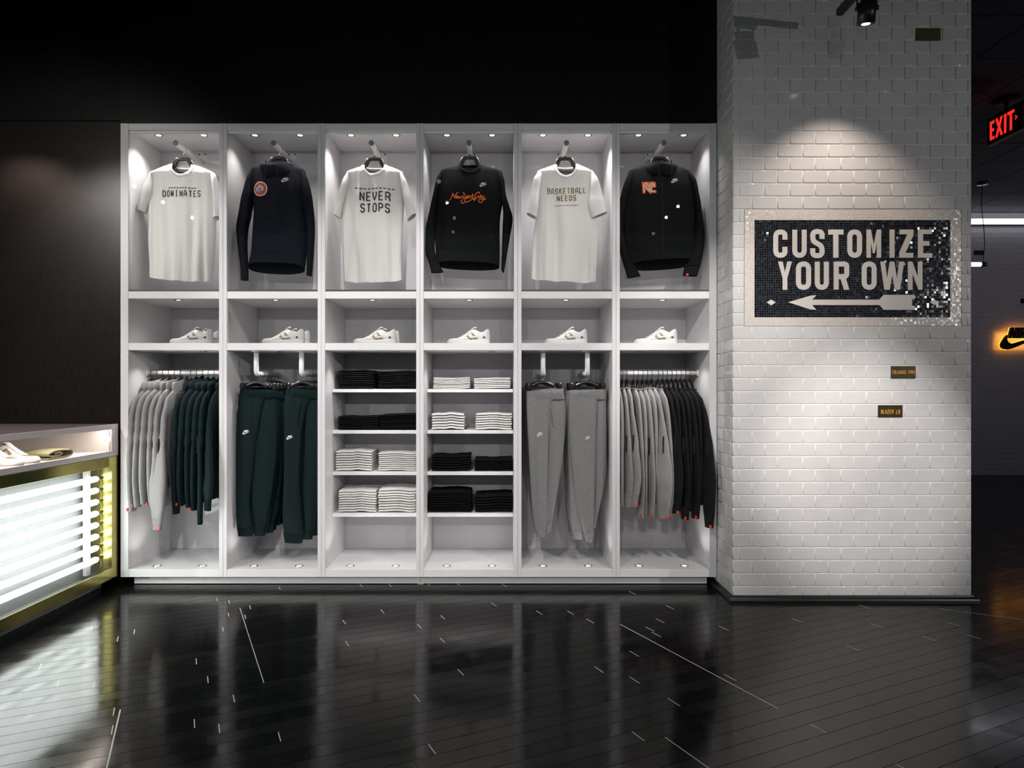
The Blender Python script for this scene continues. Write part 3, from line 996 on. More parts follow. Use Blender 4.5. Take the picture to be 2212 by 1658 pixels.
# small brass plaques, one tile each
brass = mat('dark_bronze_plate', (0.060, 0.046, 0.016), 0.28, metal=0.6, spec=0.6)
brass2 = mat('dull_brass_plate', (0.11, 0.085, 0.035), 0.4, metal=0.7)
inlay = mat('copper_lettering', (0.55, 0.25, 0.05), 0.45, metal=0.2)
def plaque(px0, px1, py0, py1, label, m, lines=()):
    x0, x1, z0, z1 = PX(px0, DP), PX(px1, DP), PZ(py1, DP), PZ(py0, DP)
    t = thing('wall_plaque', label, 'plaque', ((x0 + x1) / 2, DP, z0), 'tile sized metal plaques on the pillar')
    mb = MB()
    mb.box(x0, x1, DP - 0.0035, DP + 0.0002, z0, z1)
    bevel(mb.build('plate', m, t), 0.0008, 1)
    for s, a, b, c, d, tk, gp in lines:
        w_, h_ = x1 - x0, z1 - z0
        vf = text_line(s, x0 + a * w_, x0 + b * w_, z0 + c * h_, z0 + d * h_, tk, gp, 0.5)
        solid('lettering', vf, DP - 0.0047, inlay, t, 0.001)
plaque(1978, 2031.5, 61, 88, 'blank brass plaque high on the tiled pillar', brass2)
plaque(1924.5, 1977.5, 790.3, 817, 'dark plaque reading COLUMBUS PARK on the tiled pillar', brass, (('COLUMBUS PARK', .04, .96, .36, .66, 0.0030, .22),))
plaque(1896.2, 1949.2, 874.6, 901, 'dark plaque reading BLAZER LO on the tiled pillar', brass, (('BLAZER LO', .11, .89, .28, .64, 0.0042, .25),))

# ================================================================ right-hand back room
# exit sign: black box hung from the ceiling, red letters facing the shop
ex, ey0, ey1 = 4.45, 5.84, 6.27
ez1 = CH + (VY - 258) * ey1 / F_PX
ez0 = CH + (VY - 316) * ey1 / F_PX
t = thing('exit_sign', 'black exit sign with glowing red letters hung from the dark ceiling', 'exit sign', (ex, (ey0 + ey1) / 2, ez1))
mb = MB()
mb.box(ex, ex + 0.045, ey0, ey1, ez0, ez1)
bevel(mb.build('housing', M['black_plastic'], t), 0.004, 2)
red = mat('lit_red_letters', (0.6, 0.01, 0.01), 0.4, emit=(1.0, 0.02, 0.012), es=1.5)
def yz(u, v): return (ey1 - (0.10 + u * 0.66) * (ey1 - ey0), ez0 + (0.15 + v * 0.68) * (ez1 - ez0))
BE = [[(0, 0), (0, 1), (.19, 1), (.19, .85), (.075, .85), (.075, .58), (.17, .58), (.17, .43), (.075, .43), (.075, .15), (.19, .15), (.19, 0)],
      [(.25, 1), (.33, 1), (.40, .64), (.47, 1), (.55, 1), (.445, .5), (.555, 0), (.475, 0), (.40, .37), (.325, 0), (.245, 0), (.355, .5)],
      [(.62, 0), (.62, 1), (.70, 1), (.70, 0)], [(.86, 0), (.86, .85), (.76, .85), (.76, 1), (1.04, 1), (1.04, .85), (.94, .85), (.94, 0)]]
for p in BE:
    mb = MB()
    mb.poly([yz(u, v) for u, v in p], ex - 0.003, ex + 0.001, plane='yz')
    mb.build('letter', red, t)
mb = MB()
mb.poly([yz(u, v) for u, v in ((1.09, .66), (1.16, .54), (1.09, .42), (1.07, .46), (1.12, .54), (1.07, .62))], ex - 0.003, ex + 0.001, plane='yz')
mb.build('chevron', red, t)
mb = MB()
ym = (ey0 + ey1) / 2
mb.cyl((ex + 0.022, ym, ez1 - 0.001), (ex + 0.022, ym, CEIL - 0.024), 0.016, 14)
mb.build('stem', M['black_plastic'], t)
mb = MB()
mb.cyl((ex + 0.022, ym, CEIL - 0.025), (ex + 0.022, ym, CEIL - 0.001), 0.10, 28, r1=0.115)
mb.build('ceiling_canopy', mat('matt_black', (0.008, 0.008, 0.008), 0.8, spec=0.2), t)

lampm = mat('white_tube_light', (0.9, 0.9, 0.95), 0.4, emit=(0.92, 0.94, 1.0), es=4.0)
t = thing('linear_light', 'long white linear light along the top of the back room wall', 'linear light', (7.6, 9.93, 3.70))
mb = MB()
mb.box(6.0, 9.6, 9.90, 9.945, 3.665, 3.735)
mb.build('diffuser', lampm, t)
mb = MB()
mb.box(5.98, 9.62, 9.945, 9.995, 3.655, 3.745)
mb.build('housing', M['black_metal'], t)
t = thing('pendant_tube_light', 'short white tube light hung on a cable beside the tiled pillar', 'tube light', (5.75, 8.5, 2.82))
mb = MB()
mb.tube([(5.1, 8.5, 2.82), (5.955, 8.5, 2.82)], 0.026, 16)
mb.build('tube', lampm, t)
mb = MB()
mb.cyl((5.955, 8.5, 2.82), (6.02, 8.5, 2.82), 0.031, 16)
mb.build('end_cap', M['black_plastic'], t)
mb = MB()
pts = [(5.985 + 0.02 * math.sin(k * .5), 8.5, 2.85 + (CEIL - 2.86) * k / 12) for k in range(13)]
mb.tube(pts, 0.005, 6)
mb.cyl((pts[-1][0], 8.5, CEIL - 0.03), (pts[-1][0], 8.5, CEIL - 0.001), 0.06, 18)
mb.build('cable', M['black_plastic'], t)
for (a, b, c, d, lab) in ((2103, 2124, 541, 551, 'dark plaque on the far wall beside the short hanging tube light'), (2204, 2225, 645, 655, 'dark plaque on the far wall above the glowing logo')):
    mb = MB()
    mb.box(PX(a, 10), PX(b, 10), 9.985, 9.9955, PZ(d, 10), PZ(c, 10))
    tag(mb.build('wall_plaque', M['black_plastic']), lab, 'plaque', 'dark plaques on the far wall')

# halo-lit logo on the far wall
LX, LZ, LW = PX(2161.5, 9.9), PZ(754.5, 9.9), 0.60
t = thing('halo_lit_logo', 'black swoosh logo with orange glow behind it on the far wall', 'logo sign', (LX + LW / 2, 9.9, LZ))
for k, p in enumerate(logo_polys()):
    pts = [(LX + u * LW, LZ + v * LW) for u, v in p]
    mb = MB()
    mb.poly(pts, 9.885, 9.925)
    mb.build('swoosh' if k == 0 else 'letter', M['black_plastic'], t)
halo = mat('orange_halo_led', (0.9, 0.4, 0.05), 0.5, emit=(1.0, 0.36, 0.03), es=6.0)
for k, p in enumerate(logo_polys()):
    pts = [(LX + u * LW, LZ + v * LW) for u, v in p]
    mb = MB()
    q = pts + [pts[0]]
    cx_, cz_ = sum(a for a, b in pts) / len(pts), sum(b for a, b in pts) / len(pts)
    mb.add(*[[(a, 9.932, b) for a, b in merge([ribbon([(cx_ + (a - cx_) * .985, cz_ + (b - cz_) * .985) for a, b in q], 0.008, False, 1)])[0]], merge([ribbon(q, 0.008, False, 1)])[1]])
    mb.build('led_strip', halo, t, fixn=False)
    if k == 0:
        add_light('halo_glow', 'AREA', (0.0, 0.055, 0.13), (PI / 2, 0, 0), 1.1, (1.0, 0.42, 0.05), parent=t, shape='RECTANGLE', size=0.62, size_y=0.26)
mb = MB()
for u, v in ((0.1, 0.08), (0.5, 0.17), (0.35, 0.4), (0.62, 0.4)):
    mb.cyl((LX + u * LW, 9.92, LZ + v * LW), (LX + u * LW, 9.998, LZ + v * LW), 0.006, 8)
mb.build('standoff', M['black_plastic'], t)

# ================================================================ glass counter with lightbox
FX, YN, YE = -2.49, 2.15, DF - 0.004       # face plane, near end (out of view), far end
ct = thing('display_counter', 'glass counter with a lit display case above a gold framed box of tube lights', 'counter', (-2.8, 3.3, 0))
M['gold'] = mat('gold_mirror', (0.46, 0.40, 0.13), 0.20, metal=1.0)
M['case'] = mat('pink_grey_metal', (0.72, 0.66, 0.66), 0.32, metal=0.25)
M['white_in'] = mat('white_interior', (0.84, 0.78, 0.74), 0.5)
M['lb_back'] = mat('white_lightbox_back', (0.105, 0.108, 0.105), 0.5)
LX0 = -3.25
YS = 4.354
def cpart(name, m, *boxes, parent=ct, bev=0.0):
    mb = MB()
    for b in boxes: mb.box(*b)
    o = mb.build(name, m, parent)
    return bevel(o, bev, 1) if bev else o
zc0, zc1, zw0, zw1 = 0.851, 1.055, 0.884, 1.022
cpart('case_frame', M['case'], (FX - 0.012, FX, YN, YE, zw1, zc1), (FX - 0.012, FX, YN, YE, zc0, zw0), (FX - 0.012, FX, YS, YE, zw0, zw1), bev=0.001)
cpart('case_top', mat('reflection_brown_top', (0.20, 0.17, 0.16), 0.25), (LX0, FX - 0.0125, YN, YE, 1.035, zc1 - 0.001))  # dark reflection on the case top painted in as brown
cpart('case_interior', M['white_in'], (LX0, FX - 0.0125, YN, YE, zc0, zw0 - 0.003), (LX0, LX0 + 0.02, YN, YE, zw0 - 0.003, 1.035), (LX0 + 0.02, FX - 0.0125, YS + 0.012, YE, zw0 - 0.003, 1.035))
mb = MB()
mb.quad((FX - 0.014, YN, zw0), (FX - 0.014, YS, zw0), (FX - 0.014, YS, zw1), (FX - 0.014, YN, zw1))
mb.build('case_glass', M['glass_box'], ct, fixn=False)
# thin strip light inside the case, up under the front rail
led = mat('case_strip_light', (1, .95, .9), 0.4, emit=(1.0, 0.88, 0.80), es=34.0)
cpart('case_strip_light', led, (FX - 0.05, FX - 0.03, YN, YS, 1.028, 1.0345))
mb = MB()
mb.tube([(FX - 0.03, YS + 0.010, 1.034), (FX - 0.022, YS + 0.0105, 1.0), (FX - 0.018, YS + 0.010, 0.975)], 0.0016, 6)
mb.tube([(FX - 0.018, YS + 0.010, 0.945), (FX - 0.021, YS + 0.0105, 0.9), (FX - 0.022, YS + 0.010, 0.884)], 0.0016, 6)
mb.build('wire', M['black_plastic'], ct)
zg0, zg1, zl0, zl1 = 0.071, 0.849, 0.137, 0.786
cpart('gold_frame', M['gold'], (FX - 0.010, FX, YN, YE, zl1, zg1), (FX - 0.010, FX, YN, YE, zg0, zl0), (FX - 0.010, FX, YS, YE, zl0, zl1), bev=0.0008)
cpart('gold_reveal', M['gold'], (FX - 0.13, FX - 0.011, YS, YS + 0.006, zl0 - 0.02, zl1 + 0.02))
cpart('lightbox_back', M['lb_back'], (FX - 0.15, FX - 0.14, YN, YE, zg0, zg1), (FX - 0.14, FX - 0.011, YN, YE, zg0, zg0 + 0.02), (FX - 0.14, FX - 0.011, YN, YE, zg1 - 0.02, zg1), (FX - 0.14, FX - 0.011, YS + 0.012, YE, zg0 + 0.02, zg1 - 0.02))
mb = MB()
mb.quad((FX - 0.012, YN, zl0 - .01), (FX - 0.012, YS - .001, zl0 - .01), (FX - 0.012, YS - .001, zl1 + .01), (FX - 0.012, YN, zl1 + .01))
mb.build('lightbox_glass', M['glass_box'], ct, fixn=False)
cpart('carcass', M['black_paint'], (LX0, FX - 0.151, YN, YE, zg0, zc0 - 0.001))
cpart('plinth', mat('grey_plinth', (0.33, 0.33, 0.34), 0.45), (LX0, -2.60, YN, YE, 0.0, zg0 - 0.0005))
cpart('mounting_bar', mat('galvanised_bar', (0.62, 0.63, 0.63), 0.35, metal=0.5), (FX - 0.118, FX - 0.095, 4.245, 4.285, zl0 - 0.02, zl1 + 0.02))
tube_m = mat('fluorescent_tube', (1, 1, 1), 0.4, emit=(0.95, 1.0, 0.985), es=7.0)
sock = mat('grey_lampholder', (0.50, 0.50, 0.50), 0.35, metal=0.4)
TZ = [0.713 - k * (0.713 - 0.205) / 7 for k in range(8)]
TX = FX - 0.072
wire_m = mat('yellow_green_wire', (0.50, 0.55, 0.05), 0.5)
for k, z in enumerate(TZ):
    mb = MB()
    n_ = 12
    pts = [(TX, YN + 0.02, z), (TX, 4.30, z)] + [(TX, 4.30 + 0.018 * math.sin(a), z) for a in (0.5, 1.0, 1.35)]
    mb.tube(pts, [0.018, 0.018] + [0.018 * math.cos(a) for a in (0.5, 1.0, 1.35)], 18)
    tl = mb.build('fluorescent_tube', tube_m, ct)
    mb = MB()
    mb.cyl((TX, 4.3175, z), (TX, 4.3265, z), 0.006, 10)
    mb.build('pin', M['steel'], tl)
    mb = MB()
    mb.box(TX - 0.024, TX - 0.018, 4.262, 4.276, z - 0.012, z + 0.030)
    mb.box(TX - 0.024, TX + 0.006, 4.3265, 4.334, z - 0.009, z + 0.009)
    mb.box(TX - 0.030, TX - 0.024, 4.255, 4.334, z - 0.008, z + 0.008)
    bevel(mb.build('lampholder', sock, ct), 0.0015, 1)
    mb = MB()
    mb.tube([(TX - 0.002, 4.334, z), (TX + 0.006, 4.343, z - 0.012), (TX + 0.010, 4.347, z - 0.036), (TX + 0.004, 4.340, z - 0.064)], 0.0014, 6)
    mb.build('wire', wire_m, ct)
# ================================================================ front-facing shirts in the upper compartments
DG = 4.56
LIM = [(a + .004, b - .004, DF + .027) for a, b, c in BX]
zoom_bay = [0]
def gp(p, zoom):
    ox, oy, sc = zoom
    return (PX(ox + p[0] / sc, DG), PZ(oy + p[1] / sc, DG))
Z1, Z2, Z3 = (250, 250, 4.144), (690, 250, 4.145), (1110, 250, 4.144)

def steel_hook(mb, x, y, ztop, zstem, r=0.0019, lean=0.0, ring=0.0205):
    # hook hangs over a round rail that runs along Y, centre (x, ztop)
    pts = []
    for k in range(15):
        a = math.radians(200 - k * 15.5)
        pts.append((x + ring * math.cos(a), y, ztop + ring * math.sin(a)))
    pts += [(x + ring * 0.55 + lean * .3, y, ztop - ring * 1.25), (x + lean, y, ztop - ring * 2.1), (x + lean, y, zstem)]
    mb.tube(crom([tuple(p) for p in pts], 40), r, 8)

def coat_hanger(x, y, zrail, ztop, label, group, span=0.165, drop=0.092, wrap=False):
    t = thing('coat_hanger', label, 'hanger', (x, y, zrail), group)
    mb = MB()
    steel_hook(mb, x, y, zrail, ztop - 0.004)
    mb.build('hook', M['steel'], t)
    mb = MB()
    path = [(-span, -.120, .006), (-.12, -.094, .008), (-.082, -.076, .011), (-.058, -.048, .016), (-.041, -.016, .0155), (-.024, -.009, .0125), (0, -.008, .012)]
    path += [(-a, b, c) for a, b, c in reversed(path[:-1])]
    rows = crom(path, 34)
    rings = []
    for i, (dx, dz, h) in enumerate(rows):
        a, b = rows[max(i - 1, 0)], rows[min(i + 1, len(rows) - 1)]
        d = Vector((b[0] - a[0], b[1] - a[1])).normalized()
        nx, nz = -d.y, d.x
        rings.append([(x + dx + nx * h * sgp(math.sin(th), .8), y + 0.0070 * sgp(math.cos(th), .8), ztop + dz + nz * h * sgp(math.sin(th), .8)) for th in [2 * PI * k / 14 for k in range(14)]])
    mb.rings(rings, 0, True, True, True, True)
    mb.cyl((x, y, ztop - 0.002), (x, y, ztop + 0.012), 0.0055, 12)
    mb.build('shoulder_bar', M['black_plastic'], t)
    return t

def shirt(zoom, label, name, cat, neck, bodyL, bodyR, slvL, slvR, m, rib, seed, tee=True, hood=None, hemd=-0.026, wr=0.046, group=None):
    """bodyL/bodyR: outline points neck->hem; slv = (outer list, inner list)."""
    q = lambda pts: [gp(p, zoom) for p in pts]
    A, B = q(bodyL), q(bodyR)
    n = len(A)
    nx, nz = gp(neck[:2], zoom)
    rx, rz = neck[2] / zoom[2] * DG / F_PX, neck[3] / zoom[2] * DG / F_PX
    t = thing(name, label, cat, (nx, DG, nz), group)
    mb = MB()
    dep = [.022, .030, .038, .050] + [.062 + .008 * k / max(1, n - 5) for k in range(n - 4)]
    lim = LIM[zoom_bay[0]]
    tube2(mb, A, B, dep, [DG, DG, DG + .004, DG + .010] + [DG + (.030 if tee else .008)] * (n - 4), n=64, m=84, wtop=.10, wr=wr, seed=seed, hem=-hemd, wz=1.5, wx=14, lim=lim)
    tmp = bvh_of([mb_tmp(mb)])
    if hood is None:
        cut_faces(mb, lambda c: c.y < DG + 0.004 and ((c.x - nx) / rx) ** 2 + ((c.z - nz) / rz) ** 2 < 1.0)
    body = mb.build('body', m, t)
    slv = []
    for outer, inner in (slvL, slvR):
        mb = MB()
        a, b = q(outer), q(inner)
        k = len(a)
        if tee:
            tube2(mb, a, b, [.020, .040, .046, .044][:k] if k <= 4 else .04, DG - 0.004, n=26, m=34, wr=.012, seed=seed + 3.3, wz=9, wx=9, lim=lim)
        else:
            dp = [.022, .038] + [.046 - .016 * j / max(1, k - 3) for j in range(k - 2)]
            tube2(mb, a, b, dp, [DG - 0.002] * (k - 2) + [DG - 0.015, DG - 0.02], n=44, m=30, wr=.014, seed=seed + 3.3, wz=9, wx=6, lim=lim)
        slv.append(mb.build('sleeve', m, t))
    return t, body, slv, A, B, (nx, nz, rx, rz), tmp

def mb_tmp(mb):
    class O: pass
    o = O()
    class D: pass
    o.data = D()
    o.location = (0, 0, 0)
    o.parent = None
    class V: pass
    o.data.vertices = []
    for p in mb.v:
        v = V(); v.co = Vector(p); o.data.vertices.append(v)
    o.data.polygons = []
    for f_ in mb.f:
        g = V(); g.vertices = f_; o.data.polygons.append(g)
    return o

def surf_y(bvh, x, z, d=None):
    h = bvh.ray_cast(Vector((x, 3.9, z)), Vector((0, 1, 0)))
    return h[0].y if h[0] is not None else (DG if d is None else d)

def collar(t, bvh, nk, m, r=0.0105, tape=True):
    nx, nz, rx, rz = nk
    mb = MB()
    pts = []
    for k in range(31):
        a = math.radians(172 + k * 196 / 30)
        x, z = nx + rx * 1.0 * math.cos(a), nz + rz * math.sin(a)
        z = min(z, nz + rz * 0.16)
        y = surf_y(bvh, nx + rx * 1.10 * math.cos(a), min(nz + rz * 1.10 * math.sin(a), nz + rz * .02) - .003, DG - .014)
        pts.append((x, min(y, DG - .010) - .001, z))
    rows = []
    P = [Vector(p) for p in pts]
    for i, p in enumerate(P):
        c = Vector((nx, p.y, nz + rz * 0.1))
        out = (p - c); out.y = 0
        out.normalize()
        rows.append([p + out * (r * math.cos(th) * 1.0) + Vector((0, 0.0045 * math.sin(th), 0)) + Vector((0, -0.001, 0)) for th in [2 * PI * j / 12 for j in range(12)]])
    mb.rings(rows, 0, True, True, True, True)
    # back of the neckband
    back = [(nx + rx * 1.02 * math.cos(a), DG + 0.0175 + 0.009 * math.sin(a), nz + rz * 0.10 - 0.012 * math.sin(a)) for a in [PI * k / 16 for k in range(17)]]
    mb.tube(back, 0.0085, 10)
    mb.build('collar', m, t)
    if tape:
        mb = MB()
        b2 = [(nx + rx * 0.93 * math.cos(a), DG + 0.0135 + 0.007 * math.sin(a), nz - rz * 0.10 - 0.020 * math.sin(a)) for a in [.35 + (PI - .7) * k / 16 for k in range(17)]]
        mb.tube(b2, 0.0048, 8)
        mb.build('neck_tape', M['tape_dark'], t)

def dashes(x0, x1, z, n, t, step=0.01):
    u = (x1 - x0) / (n - .35)
    return merge([ribbon([(x0 + i * u, z), (x0 + i * u + u * .65, z)], t, False, step) for i in range(n)])

def hem_band(t, A, B, body, name, m, seed, wr):
    pass

# --- tee reading DOMINATES
zoom_bay[0] = 0
zm = Z1
t, body, slv, A, B, nk, bv = shirt(zm, 'off-white tee reading DOMINATES hung in the display bay beside the counter', 'tee_shirt', 't-shirt', (609, 462, 92, 92),
    [(515, 428), (420, 462), (335, 492), (300, 520), (290, 640), (283, 800), (284, 960), (274, 1100), (282, 1260), (284, 1425)],
    [(703, 440), (780, 465), (850, 495), (890, 528), (893, 640), (893, 800), (880, 960), (872, 1120), (862, 1290), (846, 1466)],
    ([(330, 492), (268, 610), (225, 760), (205, 848)], [(330, 560), (322, 690), (290, 800), (266, 868)]),
    ([(862, 500), (905, 560), (922, 740), (926, 905)], [(862, 560), (880, 700), (888, 800), (884, 930)]), M['tee_white'], M['tee_white'], 1.0)
collar(t, bv, nk, M['tee_white'])
a, b = gp((500, 660), zm), gp((737, 660), zm)
pr = decal('print', merge([dashes(a[0], b[0], a[1], 10, 0.0068), text_line('DOMINATES', gp((443, 0), zm)[0], gp((779, 0), zm)[0], gp((0, 740), zm)[1], gp((0, 680), zm)[1], 0.0058, .36, 0.008, 'I')]), bv, M['print_black'], t, 0.0015)
pr['label'] = 'black stencil print reading DOMINATES'

# --- tee reading NEVER STOPS
zoom_bay[0] = 2
zm = Z2
t, body, slv, A, B, nk, bv = shirt(zm, 'white tee reading NEVER STOPS hung in the third display bay', 'tee_shirt', 't-shirt', (497, 462, 100, 82),
    [(398, 446), (320, 474), (262, 492), (236, 520), (222, 640), (204, 800), (192, 960), (200, 1120), (208, 1300), (220, 1466)],
    [(594, 442), (670, 470), (722, 492), (752, 520), (752, 640), (752, 800), (742, 960), (735, 1120), (728, 1300), (734, 1455)],
    ([(262, 500), (212, 580), (168, 740), (130, 886)], [(270, 570), (248, 680), (216, 800), (190, 922)]),
    ([(722, 498), (778, 580), (828, 740), (862, 882)], [(726, 570), (745, 690), (764, 810), (788, 942)]), M['tee_white'], M['tee_white'], 2.0)
collar(t, bv, nk, M['tee_white'])
a, b = gp((332, 664), zm), gp((675, 664), zm)
pr = decal('print', merge([dashes(a[0], b[0], a[1], 10, 0.0072), text_line('NEVER', gp((369, 0), zm)[0], gp((640, 0), zm)[0], gp((0, 775), zm)[1], gp((0, 690), zm)[1], 0.0088, .32, 0.008, 'I'),
                          text_line('STOPS', gp((376, 0), zm)[0], gp((636, 0), zm)[0], gp((0, 880), zm)[1], gp((0, 795), zm)[1], 0.0088, .32, 0.008, 'I')]), bv, M['print_black'], t, 0.0015)
pr['label'] = 'black stencil print reading NEVER STOPS'

# --- tee reading BASKETBALL NEEDS
zoom_bay[0] = 4
zm = Z3
t, body, slv, A, B, nk, bv = shirt(zm, 'white tee reading BASKETBALL NEEDS hung in the fifth display bay', 'tee_shirt', 't-shirt', (467, 460, 95, 98),
    [(374, 432), (295, 464), (235, 484), (206, 512), (204, 640), (206, 800), (190, 960), (170, 1120), (160, 1290), (156, 1442)],
    [(565, 432), (640, 466), (690, 488), (722, 516), (728, 640), (730, 800), (750, 960), (757, 1080), (748, 1290), (738, 1470)],
    ([(240, 492), (180, 560), (146, 720), (116, 876)], [(252, 560), (232, 690), (222, 810), (206, 918)]),
    ([(688, 492), (746, 560), (795, 720), (836, 866)], [(684, 560), (672, 690), (655, 810), (694, 922)]), M['tee_white'], M['tee_white'], 5.0)
collar(t, bv, nk, M['tee_white'])
a, b = gp((362, 812), zm), gp((573, 812), zm)
pr = decal('print', merge([dashes(a[0], b[0], a[1], 10, 0.0050), text_line('BASKETBALL', gp((297, 0), zm)[0], gp((640, 0), zm)[0], gp((0, 710), zm)[1], gp((0, 655), zm)[1], 0.0056, .34, 0.008, 'I'),
                          text_line('NEEDS', gp((382, 0), zm)[0], gp((553, 0), zm)[0], gp((0, 772), zm)[1], gp((0, 720), zm)[1], 0.0056, .34, 0.008, 'I')]), bv, M['print_gold'], t, 0.0015)
pr['label'] = 'gold speckled stencil print reading BASKETBALL NEEDS'

def rib_end(t, a0, a1, b0, b1, zoom, m, name='cuff', dep=0.026, y=DG - 0.022, seed=0):
    q = lambda p: gp(p, zoom)
    mb = MB()
    tube2(mb, [q(a0), q(a1)], [q(b0), q(b1)], [dep, dep * .9], y, n=8, m=30, wr=.003, seed=seed, lim=LIM[zoom_bay[0]])
    return mb.build(name, m, t)

def seam_line(t, pts, zoom, bv, m, w_=0.003, name='seam'):
    return decal(name, ribbon(chaikin([gp(p, zoom) for p in pts], 2), w_, False, 0.012), bv, m, t, 0.0008)
M['seam_dark'] = mat('seam_thread', (0.004, 0.004, 0.005), 0.8)

def hood_parts(t, cx, zt, w_, h_, m, seed, yb=DG):
    """hood folded down round the neck: thick roll behind, two creased flaps meeting in a V at the throat"""
    mb = MB()
    rings = []
    N = 56
    for i in range(N):
        a = 2 * PI * i / N
        fr = max(0.0, -math.sin(a))            # 1 at the throat
        bk = max(0.0, math.sin(a))
        rv = 0.030 + 0.010 * bk + 0.004 * abs(math.cos(a)) + 0.012 * fr
        rh = 0.019 + 0.012 * bk - 0.006 * fr ** 2
        c = Vector((cx + w_ * (.80 - .10 * fr) * math.cos(a), yb + 0.050 * math.sin(a) - .012 * fr, zt - h_ * .42 - h_ * .95 * fr ** 1.6 - h_ * .62 * abs(math.cos(a)) ** 2))
        out = Vector((math.cos(a), .35 * math.sin(a), 0)).normalized()
        r = []
        K = 22
        for k in range(K):
            th = 2 * PI * k / K
            crease = 1 + .16 * math.sin(3 * th + 2.2 * a + seed) * (.35 + .65 * abs(math.cos(a))) + .20 * noise.noise((math.cos(a) * 2.4 + seed, math.sin(a) * 2.4, math.cos(th) * 1.5))
            r.append(c + out * rh * crease * math.cos(th) + Vector((0, -.15 * fr, 1)) * rv * crease * math.sin(th))
        rings.append([(min(max(p.x, LIM[zoom_bay[0]][0]), LIM[zoom_bay[0]][1]), max(p.y, DF + .027), p.z) for p in r])
    rings.append(rings[0])
    mb.rings(rings)
    return mb.build('hood', m, t)

# --- hoodie with the leaf badge
zoom_bay[0] = 1
zm = Z1
t, body, slv, A, B, nk, bv = shirt(zm, 'dark navy hoodie with a round orange leaf badge in the second display bay', 'hoodie', 'hoodie', (1445, 445, 95, 60),
    [(1330, 418), (1265, 448), (1220, 470), (1205, 505), (1212, 650), (1236, 780), (1232, 900), (1222, 1080), (1214, 1230), (1186, 1352)],
    [(1545, 418), (1620, 448), (1665, 470), (1695, 505), (1698, 650), (1690, 780), (1696, 900), (1708, 1080), (1704, 1230), (1686, 1368)],
    ([(1222, 474), (1178, 560), (1140, 700), (1102, 880), (1086, 1020), (1106, 1190), (1134, 1390)], [(1236, 560), (1232, 640), (1230, 760), (1212, 890), (1186, 1010), (1184, 1190), (1194, 1390)]),
    ([(1668, 474), (1715, 560), (1752, 700), (1770, 850), (1780, 1000), (1775, 1190), (1768, 1350)], [(1662, 560), (1668, 650), (1676, 770), (1694, 890), (1716, 1060), (1722, 1230), (1722, 1350)]),
    M['navy'], M['rib_navy'], 7.0, tee=False, hood=True, hemd=0.030, wr=0.022)
hood_parts(t, gp((1445, 0), zm)[0], gp((0, 372), zm)[1], gp((1625, 0), zm)[0] - gp((1445, 0), zm)[0], 0.075, M['navy'], 3.0)
rib_end(t, (1132, 1380), (1134, 1476), (1196, 1380), (1198, 1478), zm, M['rib_navy'], seed=1)
rib_end(t, (1772, 1340), (1762, 1440), (1722, 1340), (1718, 1432), zm, M['rib_navy'], seed=2)
mb = MB()
tube2(mb, [gp((1216, 1270), zm), gp((1182, 1356), zm)], [gp((1702, 1275), zm), gp((1690, 1372), zm)], [0.069, 0.067], DG, n=8, m=60, wr=.006, seed=3, lim=LIM[zoom_bay[0]], hem=-0.030)
mb.build('waistband', M['rib_navy'], t)
pk = decal('kangaroo_pocket', fill([gp(p, zm) for p in ((1262, 905), (1560, 905), (1590, 1090), (1540, 1235), (1262, 1235), (1246, 1090))], 0.02), bv, M['navy'], t, 0.004)
for s in (((1262, 905), (1246, 1090)), ((1560, 905), (1590, 1090))):
    decal('pocket_hem', ribbon([gp(p, zm) for p in s], 0.004, False, 0.012), bv, M['seam_dark'], pk, 0.0055)
seam_line(t, ((1445, 520), (1440, 700), (1436, 905)), zm, bv, M['seam_dark'], 0.004, 'front_zip')
for pts in (((1330, 455), (1262, 560), (1238, 700), (1232, 850)), ((1575, 455), (1640, 560), (1668, 700), (1680, 850))):
    seam_line(t, pts, zm, bv, M['seam_dark'], 0.003, 'raglan_seam')
def cord(t, pts, zoom, y=DG - 0.092, m=None):
    mb = MB()
    mb.tube(crom([(gp(p, zoom)[0], y, gp(p, zoom)[1]) for p in pts], 16), 0.0032, 8)
    e = gp(pts[-1], zoom)
    mb.cyl((e[0], y, e[1]), (e[0], y, e[1] - 0.018), 0.0036, 8)
    return mb.build('drawstring', m or M['rib_navy'], t)
cord(t, ((1386, 440), (1381, 490), (1384, 590)), zm)
cord(t, ((1478, 470), (1484, 520), (1488, 575)), zm)
def bz(p): return (PX(545 + p[0] / 36.84, DG), PZ(390 + p[1] / 36.84, DG))
def circ(c, rx, rz, n=40): return [bz((c[0] + rx * math.cos(2 * PI * k / n), c[1] + rz * math.sin(2 * PI * k / n))) for k in range(n)]
bc = (852, 828)
bd = decal('badge', fill(circ(bc, 580, 598), 0.012), bv, M['print_orange'], t, 0.0020)
bd['label'] = 'round orange badge with a white leaf'
decal('badge_ring', fill(circ(bc, 545, 563), 0.012), bv, M['print_white'], bd, 0.0026)
decal('badge_ring', fill(circ(bc, 468, 485), 0.012), bv, M['badge_navy'], bd, 0.0032)
decal('badge_field', fill(circ(bc, 440, 456), 0.012), bv, mat('red_orange_embroidery', (0.85, 0.09, 0.012), 0.6), bd, 0.0038)
decal('badge_spokes', merge([ribbon([bz((bc[0] + 440 * math.cos(a), bc[1] + 455 * math.sin(a))), bz(bc)], 0.0030, False, 0.012) for a in [math.radians(-92 + k * 45) for k in range(8)]]), bv, M['badge_navy'], bd, 0.0042)
LEAF = [(825, 470), (960, 640), (1140, 640), (1110, 760), (1160, 850), (1060, 1030), (870, 990), (850, 1150), (808, 1150), (805, 1000), (610, 1070), (490, 960), (550, 870), (530, 700), (690, 720), (740, 570)]
